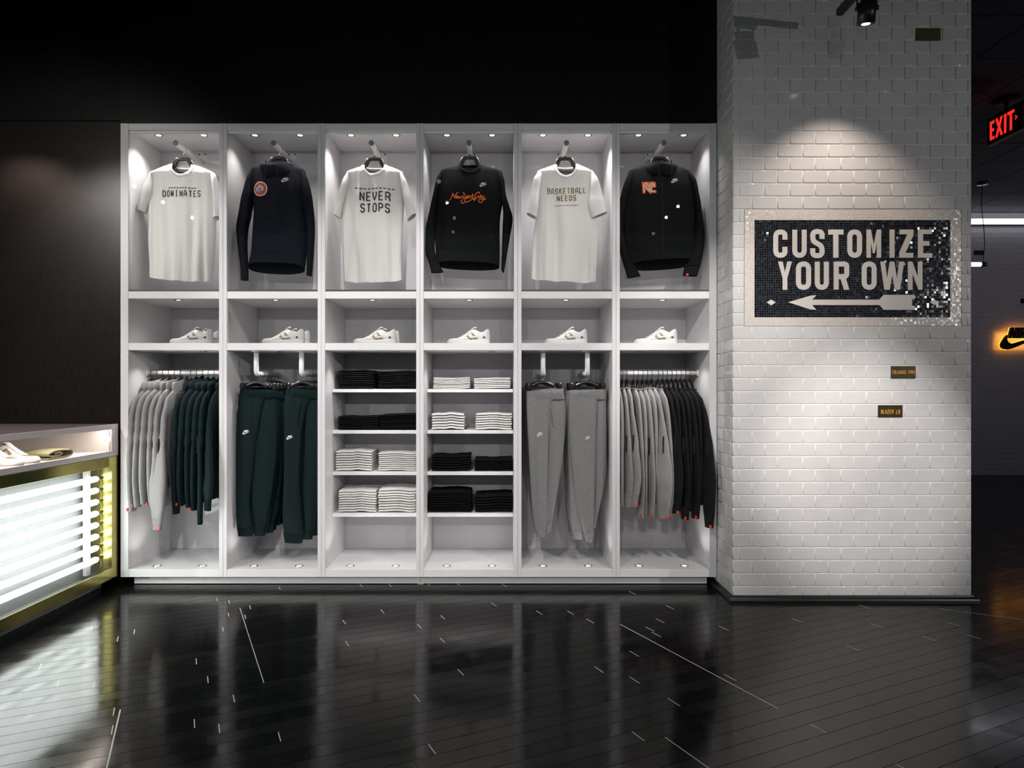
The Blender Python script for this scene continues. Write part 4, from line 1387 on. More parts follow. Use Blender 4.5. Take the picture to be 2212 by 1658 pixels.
LEAFO = [(825 + (x - 825) * 1.13, 840 + (y - 840) * 1.10) for x, y in LEAF]
decal('leaf_outline', fill([bz(p) for p in LEAFO], 0.012), bv, M['badge_navy'], bd, 0.0046)
decal('leaf', fill([bz(p) for p in LEAF], 0.012), bv, mat('pale_embroidery', (0.68, 0.68, 0.76), 0.7), bd, 0.0050)
decal('leaf_vein', merge([ribbon([bz(a_), bz(b_)], w_, False, 0.01) for a_, b_, w_ in (((825, 560), (828, 990), .0014), ((828, 850), (640, 790), .004), ((828, 830), (1000, 760), .004), ((828, 945), (650, 950), .004), ((828, 940), (1000, 900), .004))]), bv, M['badge_navy'], bd, 0.0054)
x, z = gp((1504, 614), zm)
decal('swoosh_logo', logo(x, z, gp((1580, 0), zm)[0] - x, 0.01, 0.03), bv, M['print_white'], t, 0.0016)['label'] = 'small white swoosh logo'

# --- crewneck with New York City script
zoom_bay[0] = 3
zm = Z2
t, body, slv, A, B, nk, bv = shirt(zm, 'black crewneck sweatshirt with orange New York City script', 'sweatshirt', 'sweatshirt', (1348, 462, 88, 62),
    [(1258, 436), (1170, 462), (1105, 480), (1075, 510), (1058, 640), (1046, 780), (1040, 920), (1034, 1080), (1042, 1220), (1052, 1326)],
    [(1436, 428), (1530, 462), (1600, 482), (1640, 515), (1644, 640), (1640, 780), (1618, 920), (1614, 1080), (1614, 1220), (1612, 1350)],
    ([(1100, 484), (1052, 560), (1020, 700), (985, 860), (948, 1040), (944, 1200), (990, 1345)], [(1112, 560), (1080, 650), (1062, 760), (1045, 880), (1040, 1040), (1034, 1200), (1070, 1335)]),
    ([(1602, 486), (1652, 560), (1668, 700), (1700, 810), (1730, 930), (1700, 1120), (1672, 1290)], [(1600, 560), (1620, 650), (1634, 760), (1644, 860), (1640, 1000), (1636, 1150), (1632, 1290)]),
    M['black_fleece'], M['rib_black'], 11.0, tee=False, hemd=0.018, wr=0.020)
collar(t, bv, nk, M['rib_black'], 0.011, False)
mb = MB()
b2 = [(nk[0] + nk[2] * 0.86 * math.cos(a), DG + 0.010 * math.sin(a), nk[1] - 0.012 - 0.012 * math.sin(a)) for a in [PI * k / 16 for k in range(17)]]
mb.tube(b2, 0.0026, 8)
mb.build('neck_tape', M['print_white'], t)
rib_end(t, (984, 1325), (1004, 1410), (1068, 1318), (1114, 1405), zm, M['rib_black'], seed=4)
rib_end(t, (1676, 1270), (1652, 1412), (1630, 1270), (1628, 1385), zm, M['rib_black'], seed=5)
mb = MB()
tube2(mb, [gp((1041, 1215), zm), gp((1050, 1332), zm)], [gp((1614, 1220), zm), gp((1613, 1354), zm)], [0.070, 0.068], DG, n=8, m=60, wr=.006, seed=3, lim=LIM[zoom_bay[0]], hem=-0.018)
mb.build('waistband', M['rib_black'], t)
for pts in (((1262, 470), (1180, 540), (1130, 620), (1090, 760)), ((1440, 470), (1520, 540), (1575, 620), (1620, 760))):
    seam_line(t, pts, zm, bv, M['seam_dark'], 0.0035, 'raglan_seam')
x, z = gp((1437, 657), zm)
decal('swoosh_logo', logo(x, z, gp((1508, 0), zm)[0] - x, 0.01, 0.06), bv, M['print_white'], t, 0.0016)['label'] = 'small white swoosh logo'
def sp(p): return (PX(960 + p[0] / 22.12, DG), PZ(410 + p[1] / 22.12, DG))
SCRIPT = [[(250, 600), (330, 550), (385, 450), (420, 330), (435, 265)], [(435, 265), (470, 360), (525, 510)], [(525, 510), (555, 390), (600, 290), (690, 225)],
          [(590, 470), (665, 430), (645, 385), (590, 430), (578, 490), (620, 522), (680, 490), (700, 415)], [(700, 415), (685, 490), (720, 515), (765, 430), (760, 500), (800, 520), (840, 450), (860, 405)],
          [(900, 250), (960, 265), (988, 320), (950, 400), (893, 490), (910, 540), (955, 535), (1020, 470), (1070, 370)], [(1070, 370), (1030, 500), (1000, 640), (950, 735), (880, 760), (815, 710), (825, 640), (890, 590)],
          [(1125, 395), (1082, 450), (1080, 510), (1115, 520), (1150, 470), (1150, 410), (1125, 395)], [(1150, 420), (1200, 375), (1225, 400), (1200, 520)], [(1205, 440), (1240, 380), (1275, 392)],
          [(1370, 285), (1320, 430), (1295, 500)], [(1420, 350), (1345, 415), (1370, 480), (1400, 560), (1440, 600), (1498, 570), (1495, 510), (1430, 500), (1330, 550), (1210, 630), (1100, 680), (1010, 695)],
          [(1660, 290), (1692, 235), (1640, 205), (1560, 250), (1490, 350), (1475, 440), (1520, 485), (1600, 460), (1660, 390)], [(1660, 390), (1640, 470), (1670, 485), (1730, 430)],
          [(1770, 335), (1725, 450), (1750, 482), (1800, 430)], [(1700, 378), (1830, 375)], [(1820, 400), (1795, 460), (1835, 480), (1895, 420), (1920, 390)],
          [(1920, 390), (1870, 560), (1830, 660), (1760, 705), (1680, 690), (1632, 630), (1670, 560), (1760, 530), (1860, 560), (1920, 560), (1970, 540), (1995, 495)]]
decal('script_lettering', merge([ribbon(chaikin([sp(p) for p in s], 2), 0.0058, False, 0.01) for s in SCRIPT]), bv, M['print_orange'], t, 0.0018)['label'] = 'orange script reading New York City'

# --- hoodie with the NYC badge
zoom_bay[0] = 5
zm = Z3
t, body, slv, A, B, nk, bv = shirt(zm, 'black hoodie with an orange NYC badge in the display bay beside the pillar', 'hoodie', 'hoodie', (1310, 445, 95, 60),
    [(1215, 420), (1120, 455), (1060, 478), (1025, 512), (1000, 640), (985, 780), (978, 920), (985, 1080), (1010, 1230), (1034, 1345)],
    [(1405, 420), (1500, 458), (1560, 485), (1592, 520), (1606, 640), (1618, 780), (1624, 920), (1622, 1080), (1620, 1230), (1620, 1308)],
    ([(1060, 482), (1005, 560), (962, 690), (925, 860), (918, 1040), (945, 1220), (990, 1375)], [(1080, 560), (1040, 650), (1010, 780), (985, 900), (980, 1060), (1010, 1220), (1075, 1365)]),
    ([(1560, 490), (1622, 570), (1652, 720), (1680, 880), (1702, 1090), (1685, 1230), (1660, 1350)], [(1556, 570), (1590, 660), (1610, 790), (1622, 920), (1610, 1090), (1580, 1230), (1530, 1350)]),
    M['black_fleece'], M['rib_black'], 17.0, tee=False, hood=True, hemd=0.022, wr=0.022)
hood_parts(t, gp((1312, 0), zm)[0], gp((0, 372), zm)[1], gp((1482, 0), zm)[0] - gp((1312, 0), zm)[0], 0.075, M['black_fleece'], 6.0)
rib_end(t, (986, 1360), (1012, 1458), (1078, 1350), (1128, 1438), zm, M['rib_black'], seed=6)
c2 = rib_end(t, (1664, 1335), (1632, 1442), (1526, 1335), (1503, 1432), zm, M['rib_black'], seed=7)
x, z = gp((1535, 1432), zm)
mb = MB()
mb.box(x - 0.008, x + 0.008, DG - 0.050, DG - 0.0455, z - 0.006, z + 0.008)
mb.build('red_tag', M['tag_red'], c2)
mb = MB()
tube2(mb, [gp((1008, 1235), zm), gp((1032, 1350), zm)], [gp((1622, 1225), zm), gp((1620, 1312), zm)], [0.070, 0.068], DG, n=8, m=60, wr=.006, seed=3, lim=LIM[zoom_bay[0]], hem=-0.026)
mb.build('waistband', M['rib_black'], t)
for pts in (((1195, 470), (1130, 560), (1075, 640), (1030, 790)), ((1430, 470), (1500, 560), (1550, 640), (1600, 790))):
    seam_line(t, pts, zm, bv, M['seam_dark'], 0.0035, 'raglan_seam')
seam_line(t, ((1312, 520), (1316, 900), (1318, 1300)), zm, bv, M['seam_dark'], 0.005, 'front_zip')
cord(t, ((1266, 440), (1262, 490), (1276, 565)), zm, m=M['rib_black'])
cord(t, ((1378, 440), (1384, 500), (1380, 590)), zm, m=M['rib_black'])
x, z = gp((1393, 622), zm)
decal('swoosh_logo', logo(x, z, gp((1464, 0), zm)[0] - x, 0.01, 0.08), bv, M['print_white'], t, 0.0016)['label'] = 'small white swoosh logo'
def np_(p): return (PX(1375 + p[0] / 22.12, DG), PZ(390 + p[1] / 22.12, DG))
bd = decal('badge', fill([np_(p) for p in ((180, 175), (530, 165), (500, 250), (590, 155), (770, 160), (838, 200), (838, 450), (690, 450), (672, 500), (690, 560), (858, 570), (858, 695), (610, 705), (588, 770), (350, 530), (350, 712), (215, 722))], 0.012), bv, M['print_orange'], t, 0.0020)
bd['label'] = 'orange badge with white letters NYC'
decal('badge_lettering', merge([ribbon([np_(p) for p in s], 0.0056, False, 0.01) for s in ([(282, 660), (262, 300)], [(250, 280), (545, 640)], [(545, 640), (520, 390)], [(330, 200), (515, 390)], [(690, 205), (515, 390)],
      [(765, 410), (758, 265), (600, 440), (605, 630), (795, 630)])]), bv, M['print_white'], bd, 0.0027)

# hangers of the six upper compartments
for (px, pt, lab) in ((395.3, 341, 'black hanger holding the tee reading DOMINATES'), (600.8, 339, 'black hanger inside the hood of the leaf badge hoodie'), (809.2, 341, 'black hanger holding the tee reading NEVER STOPS'),
                      (1014.6, 338, 'black hanger holding the New York City sweatshirt'), (1219.8, 340, 'black hanger holding the tee reading BASKETBALL NEEDS'), (1425.9, 339, 'black hanger inside the hood of the NYC badge hoodie')):
    coat_hanger(BX[int((px - 277) / 212)][2], DG, 2.884, PZ(pt, DG), lab, 'hangers of the displayed shirts')
# ================================================================ hoodies and sweatshirts on the rails (seen side on)
def rail_top(seed, m, rib, hood, front, wide, tag_on=True, long=0.0):
    """garment facing local -Y, origin on the rail axis; FRONT sleeve is the +u side (turned towards the shop)."""
    t = thing('hoodie' if hood else 'sweatshirt', 'x', 'x')
    mb = MB()
    L = ([(-.058, -.068), (-.12, -.110)] if hood else [(-.094, -.100), (-.138, -.122)]) + [(-.200, -.158), (-.232, -.21), (-.240, -.35), (-.245, -.5), (-.25, -.66), (-.245, -.78)]
    Rr_ = [(-a, b) for a, b in L]
    tube2(mb, L, Rr_, [.0135, .015, .016, .016, .017, .017, .017, .017], 0.0, n=30, m=36, wr=.0025, seed=seed, wz=3, wx=8, hem=0.0)
    mb.build('body', m, t)
    for side in (1, -1):
        fr = side == 1
        ex = front if fr else 0.0
        sway = .003 * math.sin(seed * 2.1)
        lg = long if fr else 0.0
        o = [(.198, -.150), (.248, -.225), (.272 + ex * .4, -.36), (.284 + ex * .8, -.52), (.290 + ex, -.68), (.280 + ex, -.80 - lg)]
        i_ = [(.190, -.215), (.198, -.28), (.185 + ex * .25, -.39), (.165 + ex * .7, -.53), (.160 + ex, -.68), (.185 + ex, -.80 - lg)]
        tw = [0, .1, .35, .7, 1.0, 1.0] if (fr and wide) else [0] * 6
        tw = [a * wide for a in tw]
        dp = [.012, .016, .0185, .019, .0185, .017] if wide < .4 else [.012, .0155, .018, .022, .024, .020]
        if not hood: dp = [a * .74 for a in dp]
        mb = MB()
        tube2(mb, [(side * a, b) for a, b in o], [(side * a, b) for a, b in i_], dp, [0, 0, .002, sway * .4, sway, sway * 1.15], n=40, m=24, wr=(.002 if wide < .4 else .009), seed=seed + side, wz=10, wx=10, twist=[side * a for a in tw], bunch=[(.47 + .03 * math.sin(seed * 3), .035, .30), (.36, .03, .16)] if hood else [(.52, .04, .16)])
        s_ = mb.build('sleeve', m, t)
        mb = MB()
        o2 = [(.278 + ex, -.79 - lg), (.266 + ex, -.80 - lg - .075)]
        i2 = [(.188 + ex, -.79 - lg), (.200 + ex, -.80 - lg - .075)]
        tube2(mb, [(side * a, b) for a, b in o2], [(side * a, b) for a, b in i2], [.0175, .016], [sway * 1.15, sway * 1.2], n=7, m=24, wr=.0015, seed=seed, twist=[side * tw[-1]] * 2)
        c_ = mb.build('cuff', rib, t)
        if fr:
            a_, b_ = (.233 + ex, -.868 - lg)
            d = Vector((math.cos(tw[-1]), math.sin(tw[-1])))
            cxy = Vector((a_, sway * 1.2)) + d * 0.030 + Vector((d.y, -d.x)) * 0.0165
            if tag_on:
                mb = MB()
                n_ = Vector((d.y, -d.x))
                P = [cxy + d * p + n_ * q for p, q in ((-.009, -.003), (.009, -.003), (.009, .002), (-.009, .002))]
                mb.add([(p.x, p.y, b_ - .004) for p in P] + [(p.x, p.y, b_ + .014) for p in P], [(0, 1, 2, 3), (4, 5, 6, 7), (0, 1, 5, 4), (1, 2, 6, 5), (2, 3, 7, 6), (3, 0, 4, 7)])
                mb.build('red_tag', M['tag_red'], c_)
            # zipped sleeve pocket on the outside of the front sleeve
            mb = MB()
            if not wide: continue
            zc, hh = -.46, .055
            tw_ = tw[3] * .9
            cc = Vector(((.278 + ex * .7 + .172 + ex * .6) / 2, 0))
            d = Vector((math.cos(tw_), math.sin(tw_)))
            n_ = Vector((d.y, -d.x))
            off = (0.028, 0.0205) if wide else (0.0535, 0.004)
            pc = cc + d * off[0] + n_ * off[1]
            pts = []
            for k in range(14):
                a = 2 * PI * k / 14
                w2 = .0040
                pts.append((w2 * math.cos(a), zc + hh * sgp(math.sin(a), .5)))
            dd = d if wide else Vector((0, 1))
            nn = n_ if wide else Vector((1, 0))
            mb.add([((pc + dd * a + nn * .0015).x, (pc + dd * a + nn * .0015).y, b) for a, b in pts] + [((pc + dd * a - nn * .006).x, (pc + dd * a - nn * .006).y, b) for a, b in pts],
                   [tuple(range(14))] + [(k, (k + 1) % 14, 14 + (k + 1) % 14, 14 + k) for k in range(14)])
            mb.build('sleeve_pocket', M['slit'], s_)
    mb = MB()
    tube2(mb, [(-.246, -.765), (-.235, -.835)], [(.246, -.765), (.235, -.835)], [.017, .016], 0.0, n=6, m=36, wr=.0015, seed=seed)
    mb.build('waistband', rib, t)
    if hood:
        mb = MB()
        rings = []
        N = 30
        for i in range(N):
            a = 2 * PI * i / N
            back = 0.5 + 0.5 * math.sin(a)
            rad = .017 + .006 * back + .004 * noise.noise((math.cos(a) * 2 + seed, math.sin(a) * 2, seed))
            c = Vector((.010 + .092 * math.cos(a), .0125 * sgp(math.sin(a), .5), -.084 + .010 * back + .008 * math.cos(2 * a) - .020 * math.cos(a)))
            out = Vector((math.cos(a), .3 * math.sin(a), 0)).normalized()
            rings.append([c + Vector((out.x * 1.2, out.y * .42, 0)) * rad * math.cos(th) + Vector((0, 0, 1)) * rad * (1.75 + .3 * noise.noise((a + seed, th, 1))) * math.sin(th) for th in [2 * PI * k / 14 for k in range(14)]])
        rings.append(rings[0])
        mb.rings(rings)
        mb.build('hood', m, t)
    else:
        mb = MB()
        pts = [(.097 * math.cos(a), .0125 * sgp(math.sin(a), .4), -.100) for a in [2 * PI * k / 24 for k in range(25)]]
        mb.tube(pts, .0055, 8, cap=False)
        mb.build('collar', rib, t)
    return t

def rail_hanger():
    t = thing('coat_hanger', 'x', 'hanger')
    mb = MB()
    ring = .0185
    pts = [(ring * math.cos(a), 0, ring * math.sin(a)) for a in [math.radians(200 - k * 15.5) for k in range(15)]]
    pts += [(ring * .6, 0, -ring * 1.35), (0, 0, -ring * 2.1), (0, 0, -.050)]
    mb.tube(crom([tuple(p) for p in pts], 36), .0019, 8)
    h = mb.build('hook', M['dark_steel'], t)
    mb = MB()
    path = [(-.150, -.154, .006), (-.115, -.136, .008), (-.078, -.112, .013), (-.046, -.076, .020), (-.022, -.056, .015), (0, -.050, .012)]
    path += [(-a, b, c) for a, b, c in reversed(path[:-1])]
    rows = crom(path, 26)
    rings = []
    for i, (dx, dz, hh) in enumerate(rows):
        a, b = rows[max(i - 1, 0)], rows[min(i + 1, len(rows) - 1)]
        d = Vector((b[0] - a[0], b[1] - a[1])).normalized()
        rings.append([(dx - d.y * hh * sgp(math.sin(th), .8), .0036 * sgp(math.cos(th), .8), dz + d.x * hh * sgp(math.sin(th), .8)) for th in [2 * PI * k / 12 for k in range(12)]])
    mb.rings(rings, 0, True, True, True, True)
    mb.build('shoulder_bar', M['black_plastic'], t)
    return t

hang0 = rail_hanger()
first_h = [True]
def put_hanger(x, y, z, rot, label, group):
    global hang0
    o = hang0 if first_h[0] else copy_tree(hang0)
    first_h[0] = False
    o.location = (x, y, z)
    o.rotation_euler = (0, 0, rot)
    o['label'] = label
    o['category'] = 'hanger'
    o['group'] = group
    return o

protos = {}
def put_top(key, args, x, y, z, rot, label, cat, group, sc=1.0):
    if key not in protos:
        protos[key] = rail_top(*args)
        o = protos[key]
    else:
        o = copy_tree(protos[key])
    o.location = (x, y, z)
    o.scale = (1, 1, rnd.uniform(.965, 1.045))
    o.rotation_euler = (0, 0, rot)
    o['label'] = label
    o['category'] = cat
    o['group'] = group
    return o

# front of the garment's +u side must point to the shop (-Y): rotate by -90 deg
ZR = PZ(805, 4.67)
hx1 = [324.7, 337.8, 349.7, 363.8, 376.9, 388.8, 403, 418, 432, 445, 458, 470]
spec1 = [('g1', (1.0, 'heather', 'rib_grey', True, 0.00, 0.0)), ('g2', (2.0, 'heather', 'rib_grey', True, 0.005, 0.0)), ('g3', (3.0, 'heather', 'rib_grey', True, 0.01, 0.0, False)), ('g1', None),
         ('g5', (5.0, 'heather', 'rib_grey', True, 0.045, 0.45, True, .02)), ('g6', (6.0, 'heather', 'rib_grey', True, 0.095, 1.15, True, .085)),
         ('d1', (7.0, 'green', 'rib_green', True, 0.00, 0.0, False)), ('d2', (8.0, 'green', 'rib_green', True, 0.005, 0.0)), ('d1', None), ('d2', None), ('d5', (9.0, 'green', 'rib_green', True, 0.03, 0.3, False, .09)), ('d6', (10.0, 'green', 'rib_green', True, 0.055, 0.7, False, .02))]
for k, (px, (key, ar)) in enumerate(zip(hx1, spec1)):
    x = -2.396 + k * .0400 + (.030 if k >= 6 else 0) + (.014 if k == 11 else 0)
    if ar: ar = (ar[0], M[ar[1]], M[ar[2]], *ar[3:])
    rot = -PI / 2 - .035 + .009 * k + rnd.uniform(-.004, .004)
    lab = ('%s grey hoodie counted from the counter on the hoodie rail' % ORD[k]) if k < 6 else ('%s dark green hoodie after the grey ones on the hoodie rail' % ORD[k - 6])
    if k == 5: lab = 'grey hoodie with its long sleeve hanging forward beside the dark green hoodies'
    if k == 11: lab = 'last dark green hoodie on the hoodie rail, wide sleeve turned forward'
    dz = rnd.uniform(-.008, .006)
    put_top(key, ar, x, 4.67, ZR + dz - .004, rot, lab, 'hoodie', 'hoodies on the rail')
    put_hanger(x, 4.67, ZR, rot, '%s hanger counted from the counter on the hoodie rail' % ORD[k], 'hangers on the hoodie rail')

hx6 = [1342.9, 1352.9, 1364.7, 1379.7, 1396, 1405.4, 1417.6, 1432, 1438.4, 1450, 1460, 1471, 1480.6, 1492.4, 1500.5, 1509]
spec6 = [('s1', (21.0, 'heather', 'rib_grey', False, -.01, 0.0)), ('s2', (22.0, 'heather', 'rib_grey', False, 0.03, 0.35, False)), ('s3', (23.0, 'heather', 'rib_grey', False, 0.05, 0.75, True, .0)), ('s4', (24.0, 'heather', 'rib_grey', False, 0.02, .25, True, .03)),
         ('s1', None), ('s4', None), ('s1', None), ('s8', (25.0, 'heather', 'rib_grey', False, 0.065, 0.85, True, .055)), ('s4', None),
         ('b1', (26.0, 'black_fleece', 'rib_black', False, 0.05, .75, True, .03)), ('b2', (27.0, 'black_fleece', 'rib_black', False, 0.0, 0.0)), ('b3', (28.0, 'black_fleece', 'rib_black', False, .02, .25, True, .05)), ('b2', None), ('b3', None), ('b2', None),
         ('b7', (29.0, 'black_fleece', 'rib_black', False, .085, .30, True, .085))]
for k, (px, (key, ar)) in enumerate(zip(hx6, spec6)):
    x = .797 + k * .0312 + (.012 if k >= 3 else 0) + (.012 if k >= 8 else 0) - (.003 if k < 3 else 0)
    if ar: ar = (ar[0], M[ar[1]], M[ar[2]], *ar[3:])
    rot = -PI / 2 - .05 + .0125 * k + rnd.uniform(-.004, .004)
    lab = ('%s grey crewneck sweatshirt on the rail beside the pillar, counted from the grey joggers' % ORD[k]) if k < 9 else ('%s black crewneck sweatshirt after the grey ones on the rail beside the pillar' % ORD[k - 9])
    if k == 15: lab = 'last black sweatshirt on the rail, its sleeve overlapping the tiled pillar'
    put_top(key, ar, x, 4.70, ZR + rnd.uniform(-.008, .004) - .006, rot, lab, 'sweatshirt', 'sweatshirts on the rail')
    put_hanger(x, 4.70, ZR, rot, '%s hanger counted from the grey joggers on the sweatshirt rail' % ORD[k], 'hangers on the sweatshirt rail')

# ================================================================ joggers on the L-shaped rails
DJ = 4.545
def j(p): return (PX(p[0], DJ), PZ(p[1], DJ))
def joggers(rx, ry, label, cat, group, waist, legs, cuffs, m, rib, lg, seed, cords=None):
    t = thing('joggers', label, cat, (rx, ry, 1.38), group)
    obs = []
    jb = BX[1] if rx < 0 else BX[4]
    jl = (jb[0] + .020, jb[1] - .020, 0)
    for k, (l, r, dy) in enumerate(legs):
        mb = MB()
        n = len(l)
        dp = [.016, .021] + [.023] * (n - 3) + [.020]
        tube2(mb, [j(p) for p in l], [j(p) for p in r], dp, ry + dy, n=46, m=34, wr=.014, seed=seed + k * 2.3, wz=1.9, wx=22, ripple=.0012, lim=jl)
        obs.append(mb.build('leg', m, t))
    for k, (l, r, dy) in enumerate(cuffs):
        mb = MB()
        tube2(mb, [j(p) for p in l], [j(p) for p in r], [.021, .019], ry + dy, n=8, m=28, wr=.003, seed=seed)
        mb.build('cuff', rib, t)
    mb = MB()
    l, r = waist
    tube2(mb, [j(p) for p in l], [j(p) for p in r], [.026, .030, .030, .027][:len(l)], ry - 0.002, n=14, m=90, wr=.005, seed=seed, wx=70, wz=3, lim=jl)
    mb.build('waistband', rib, t)
    bv = bvh_of(obs)
    x, z = j(lg[:2])
    decal('swoosh_logo', logo(x, z, lg[2] * DJ / F_PX, .01, .08), bv, M['print_white'], t, .0016, ydef=ry - .03)['label'] = 'small white swoosh logo'
    if cords:
        decal('side_seam', ribbon(chaikin([j(p) for p in cords[0]], 2), .004, False, .015), bv, M['seam_dark'] if m is M['green'] else M['seam'], t, .0010, ydef=ry - .03)
        if len(cords) > 1:
            mb = MB()
            pts = []
            for p in cords[1]:
                x, z = j(p)
                h = bv.ray_cast(Vector((x, 4.0, z)), Vector((0, 1, 0)))
                pts.append((x, (h[0].y if h[0] is not None else ry - .03) - .004, z))
            mb.tube(crom(pts, 16), .0032, 8)
            mb.build('drawstring', rib, t)
    return t

def clip_hanger(rx, ry, label, group, px0, px1, y=840):
    t = thing('clip_hanger', label, 'hanger', (rx, ry, 1.38), group)
    mb = MB()
    steel_hook(mb, rx, ry, 1.38, 1.318, .0016, 0.0, .0195)
    mb.build('hook', M['steel'], t)
    x0, x1 = PX(px0, DJ), PX(px1, DJ)
    z = PZ(835, DJ)
    mb = MB()
    mb.tube([(x0, ry, z), (x1, ry, z)], .0045, 10)
    mb.tube(crom([(rx - .075, ry, z + .004, .008), (rx - .05, ry, z + .017, .014), (rx - .02, ry, z + .028, .015), (rx, ry, z + .030, .015), (rx + .02, ry, z + .028, .015), (rx + .05, ry, z + .017, .014), (rx + .075, ry, z + .004, .008)], 18) and
            [(a, b, c) for a, b, c, d in crom([(rx - .075, ry, z + .004, .008), (rx - .05, ry, z + .017, .014), (rx - .02, ry, z + .028, .015), (rx, ry, z + .030, .015), (rx + .02, ry, z + .028, .015), (rx + .05, ry, z + .017, .014), (rx + .075, ry, z + .004, .008)], 18)], .0125, 12)
    mb.build('hanger_bar', M['black_plastic'], t)
    for xx in (x0 + .018, x1 - .018):
        mb = MB()
        rows = [(-.024, .009), (-.010, .012), (.004, .010), (.016, .0125), (.026, .009)]
        mb.rings([[(xx + .0125 * sgp(math.cos(a), .6), ry + d * sgp(math.sin(a), .6), z + dz) for a in [2 * PI * k / 14 for k in range(14)]] for dz, d in rows], 0, True, True, True, True)
        mb.cyl((xx - .014, ry, z + .014), (xx + .014, ry, z + .014), .0040, 8)
        mb.build('clip', M['black_plastic'], t)
    return t

JG = [
 # dark green, second bay
 dict(rx=-1.632, m='green', rib='rib_green', n=6, lab='dark green joggers', where='on the rail nearer the hoodies', hp=(516, 597),
      waist=([(518.5, 841), (518, 847), (517.5, 852), (516.5, 858)], [(594, 841), (595, 847), (596, 852), (597, 858)]),
      legs=[([(517, 851), (513.5, 885), (511, 960), (509.5, 1030), (510, 1090), (512, 1138)], [(575, 851), (566, 885), (556, 940), (548, 1010), (540, 1080), (546, 1138)], -.012),
            ([(540, 851), (545, 885), (543, 960), (540, 1030), (543, 1090), (549, 1135)], [(597, 851), (599, 900), (597, 970), (590, 1040), (582, 1090), (572, 1135)], .010)],
      cuffs=[([(512, 1134), (515, 1157)], [(547, 1134), (546, 1157)], -.012), ([(549, 1130), (547, 1158)], [(573, 1130), (570, 1157)], .010)],
      lg=(527.3, 937.5, 17), cords=[[(556, 862), (553, 900), (556, 918), (552, 990), (545, 1050)]]),
 dict(rx=-1.332, m='green', rib='rib_green', n=6, lab='dark green joggers', where='on the rail nearer the folded stacks', hp=(618, 692),
      waist=([(616.5, 842), (616.5, 848), (616, 854), (616, 860)], [(698, 842), (699, 848), (700, 854), (701, 860)]),
      legs=[([(616, 852), (614.5, 890), (614, 960), (613, 1040), (611, 1100), (613, 1152)], [(675, 852), (660, 890), (652, 950), (648, 1040), (652, 1100), (657, 1152)], -.012),
            ([(645, 852), (655, 890), (656, 960), (652, 1040), (652, 1090), (655, 1145)], [(701, 852), (703, 900), (698, 970), (690, 1040), (682, 1100), (676, 1145)], .010)],
      cuffs=[([(612, 1150), (615.5, 1171)], [(657, 1150), (653.5, 1172)], -.012), ([(654, 1142), (654, 1165)], [(676, 1142), (673, 1165)], .010)],
      lg=(621.5, 948.5, 15.5), cords=[[(652, 862), (646, 900), (647, 920), (645, 1000), (638, 1080)], [(655, 860), (650, 880), (646, 905), (647, 921)]]),
 # heather grey, fifth bay
 dict(rx=.2703, m='heather', rib='rib_grey', n=5, lab='heather grey joggers', where='on the rail nearer the folded stacks', hp=(1137, 1216),
      waist=([(1137.6, 845), (1137.5, 851), (1137.5, 857), (1137, 863)], [(1217, 839), (1218, 847), (1219, 854), (1221, 862)]),
      legs=[([(1138, 856), (1138, 890), (1141, 960), (1145, 1030), (1149, 1090), (1156, 1143)], [(1195, 856), (1190, 890), (1186, 960), (1185, 1030), (1183, 1090), (1180, 1143)], -.014),
            ([(1175, 856), (1182, 890), (1184, 960), (1180, 1030), (1178, 1085), (1180, 1133)], [(1221, 858), (1222.5, 900), (1217, 985), (1208, 1045), (1199, 1095), (1192, 1133)], .010)],
      cuffs=[([(1157, 1140), (1159, 1158)], [(1179, 1140), (1177, 1158)], -.014), ([(1179, 1130), (1178, 1150)], [(1193, 1130), (1190, 1150)], .010)],
      lg=(1159.5, 941.5, 15), cords=[[(1187, 870), (1185, 920), (1184, 990), (1183, 1070)], [(1189, 862), (1191, 885), (1194, 905), (1195, 921)]]),
 dict(rx=.565, m='heather', rib='rib_grey', n=5, lab='heather grey joggers', where='on the rail nearer the sweatshirts', hp=(1232, 1309),
      waist=([(1231.8, 842), (1231.5, 849), (1231, 856), (1230.5, 862)], [(1311, 840), (1312, 848), (1313, 855), (1314, 862)]),
      legs=[([(1231, 856), (1229, 900), (1231, 960), (1238, 1030), (1246, 1090), (1261, 1150)], [(1292, 856), (1288, 900), (1287, 960), (1286, 1040), (1283, 1100), (1283, 1150)], -.014),
            ([(1262, 856), (1282, 900), (1284, 960), (1282, 1030), (1278, 1090), (1270, 1142)], [(1315, 858), (1318, 915), (1316, 970), (1308, 1040), (1296, 1095), (1286, 1142)], .008),
            ([(1232, 860), (1228, 910), (1229, 990), (1231, 1060), (1233, 1110), (1237, 1145)], [(1262, 860), (1262, 910), (1262, 990), (1261, 1060), (1260, 1110), (1258, 1145)], .012)],
      cuffs=[([(1261, 1147), (1266, 1169)], [(1284, 1147), (1279, 1170)], -.014), ([(1238, 1142), (1239, 1166)], [(1259, 1142), (1258, 1166)], .016)],
      lg=(1263.5, 948.5, 12.5), cords=[[(1290, 862), (1291, 910), (1287, 930), (1287, 1010), (1286, 1090)]]),
]
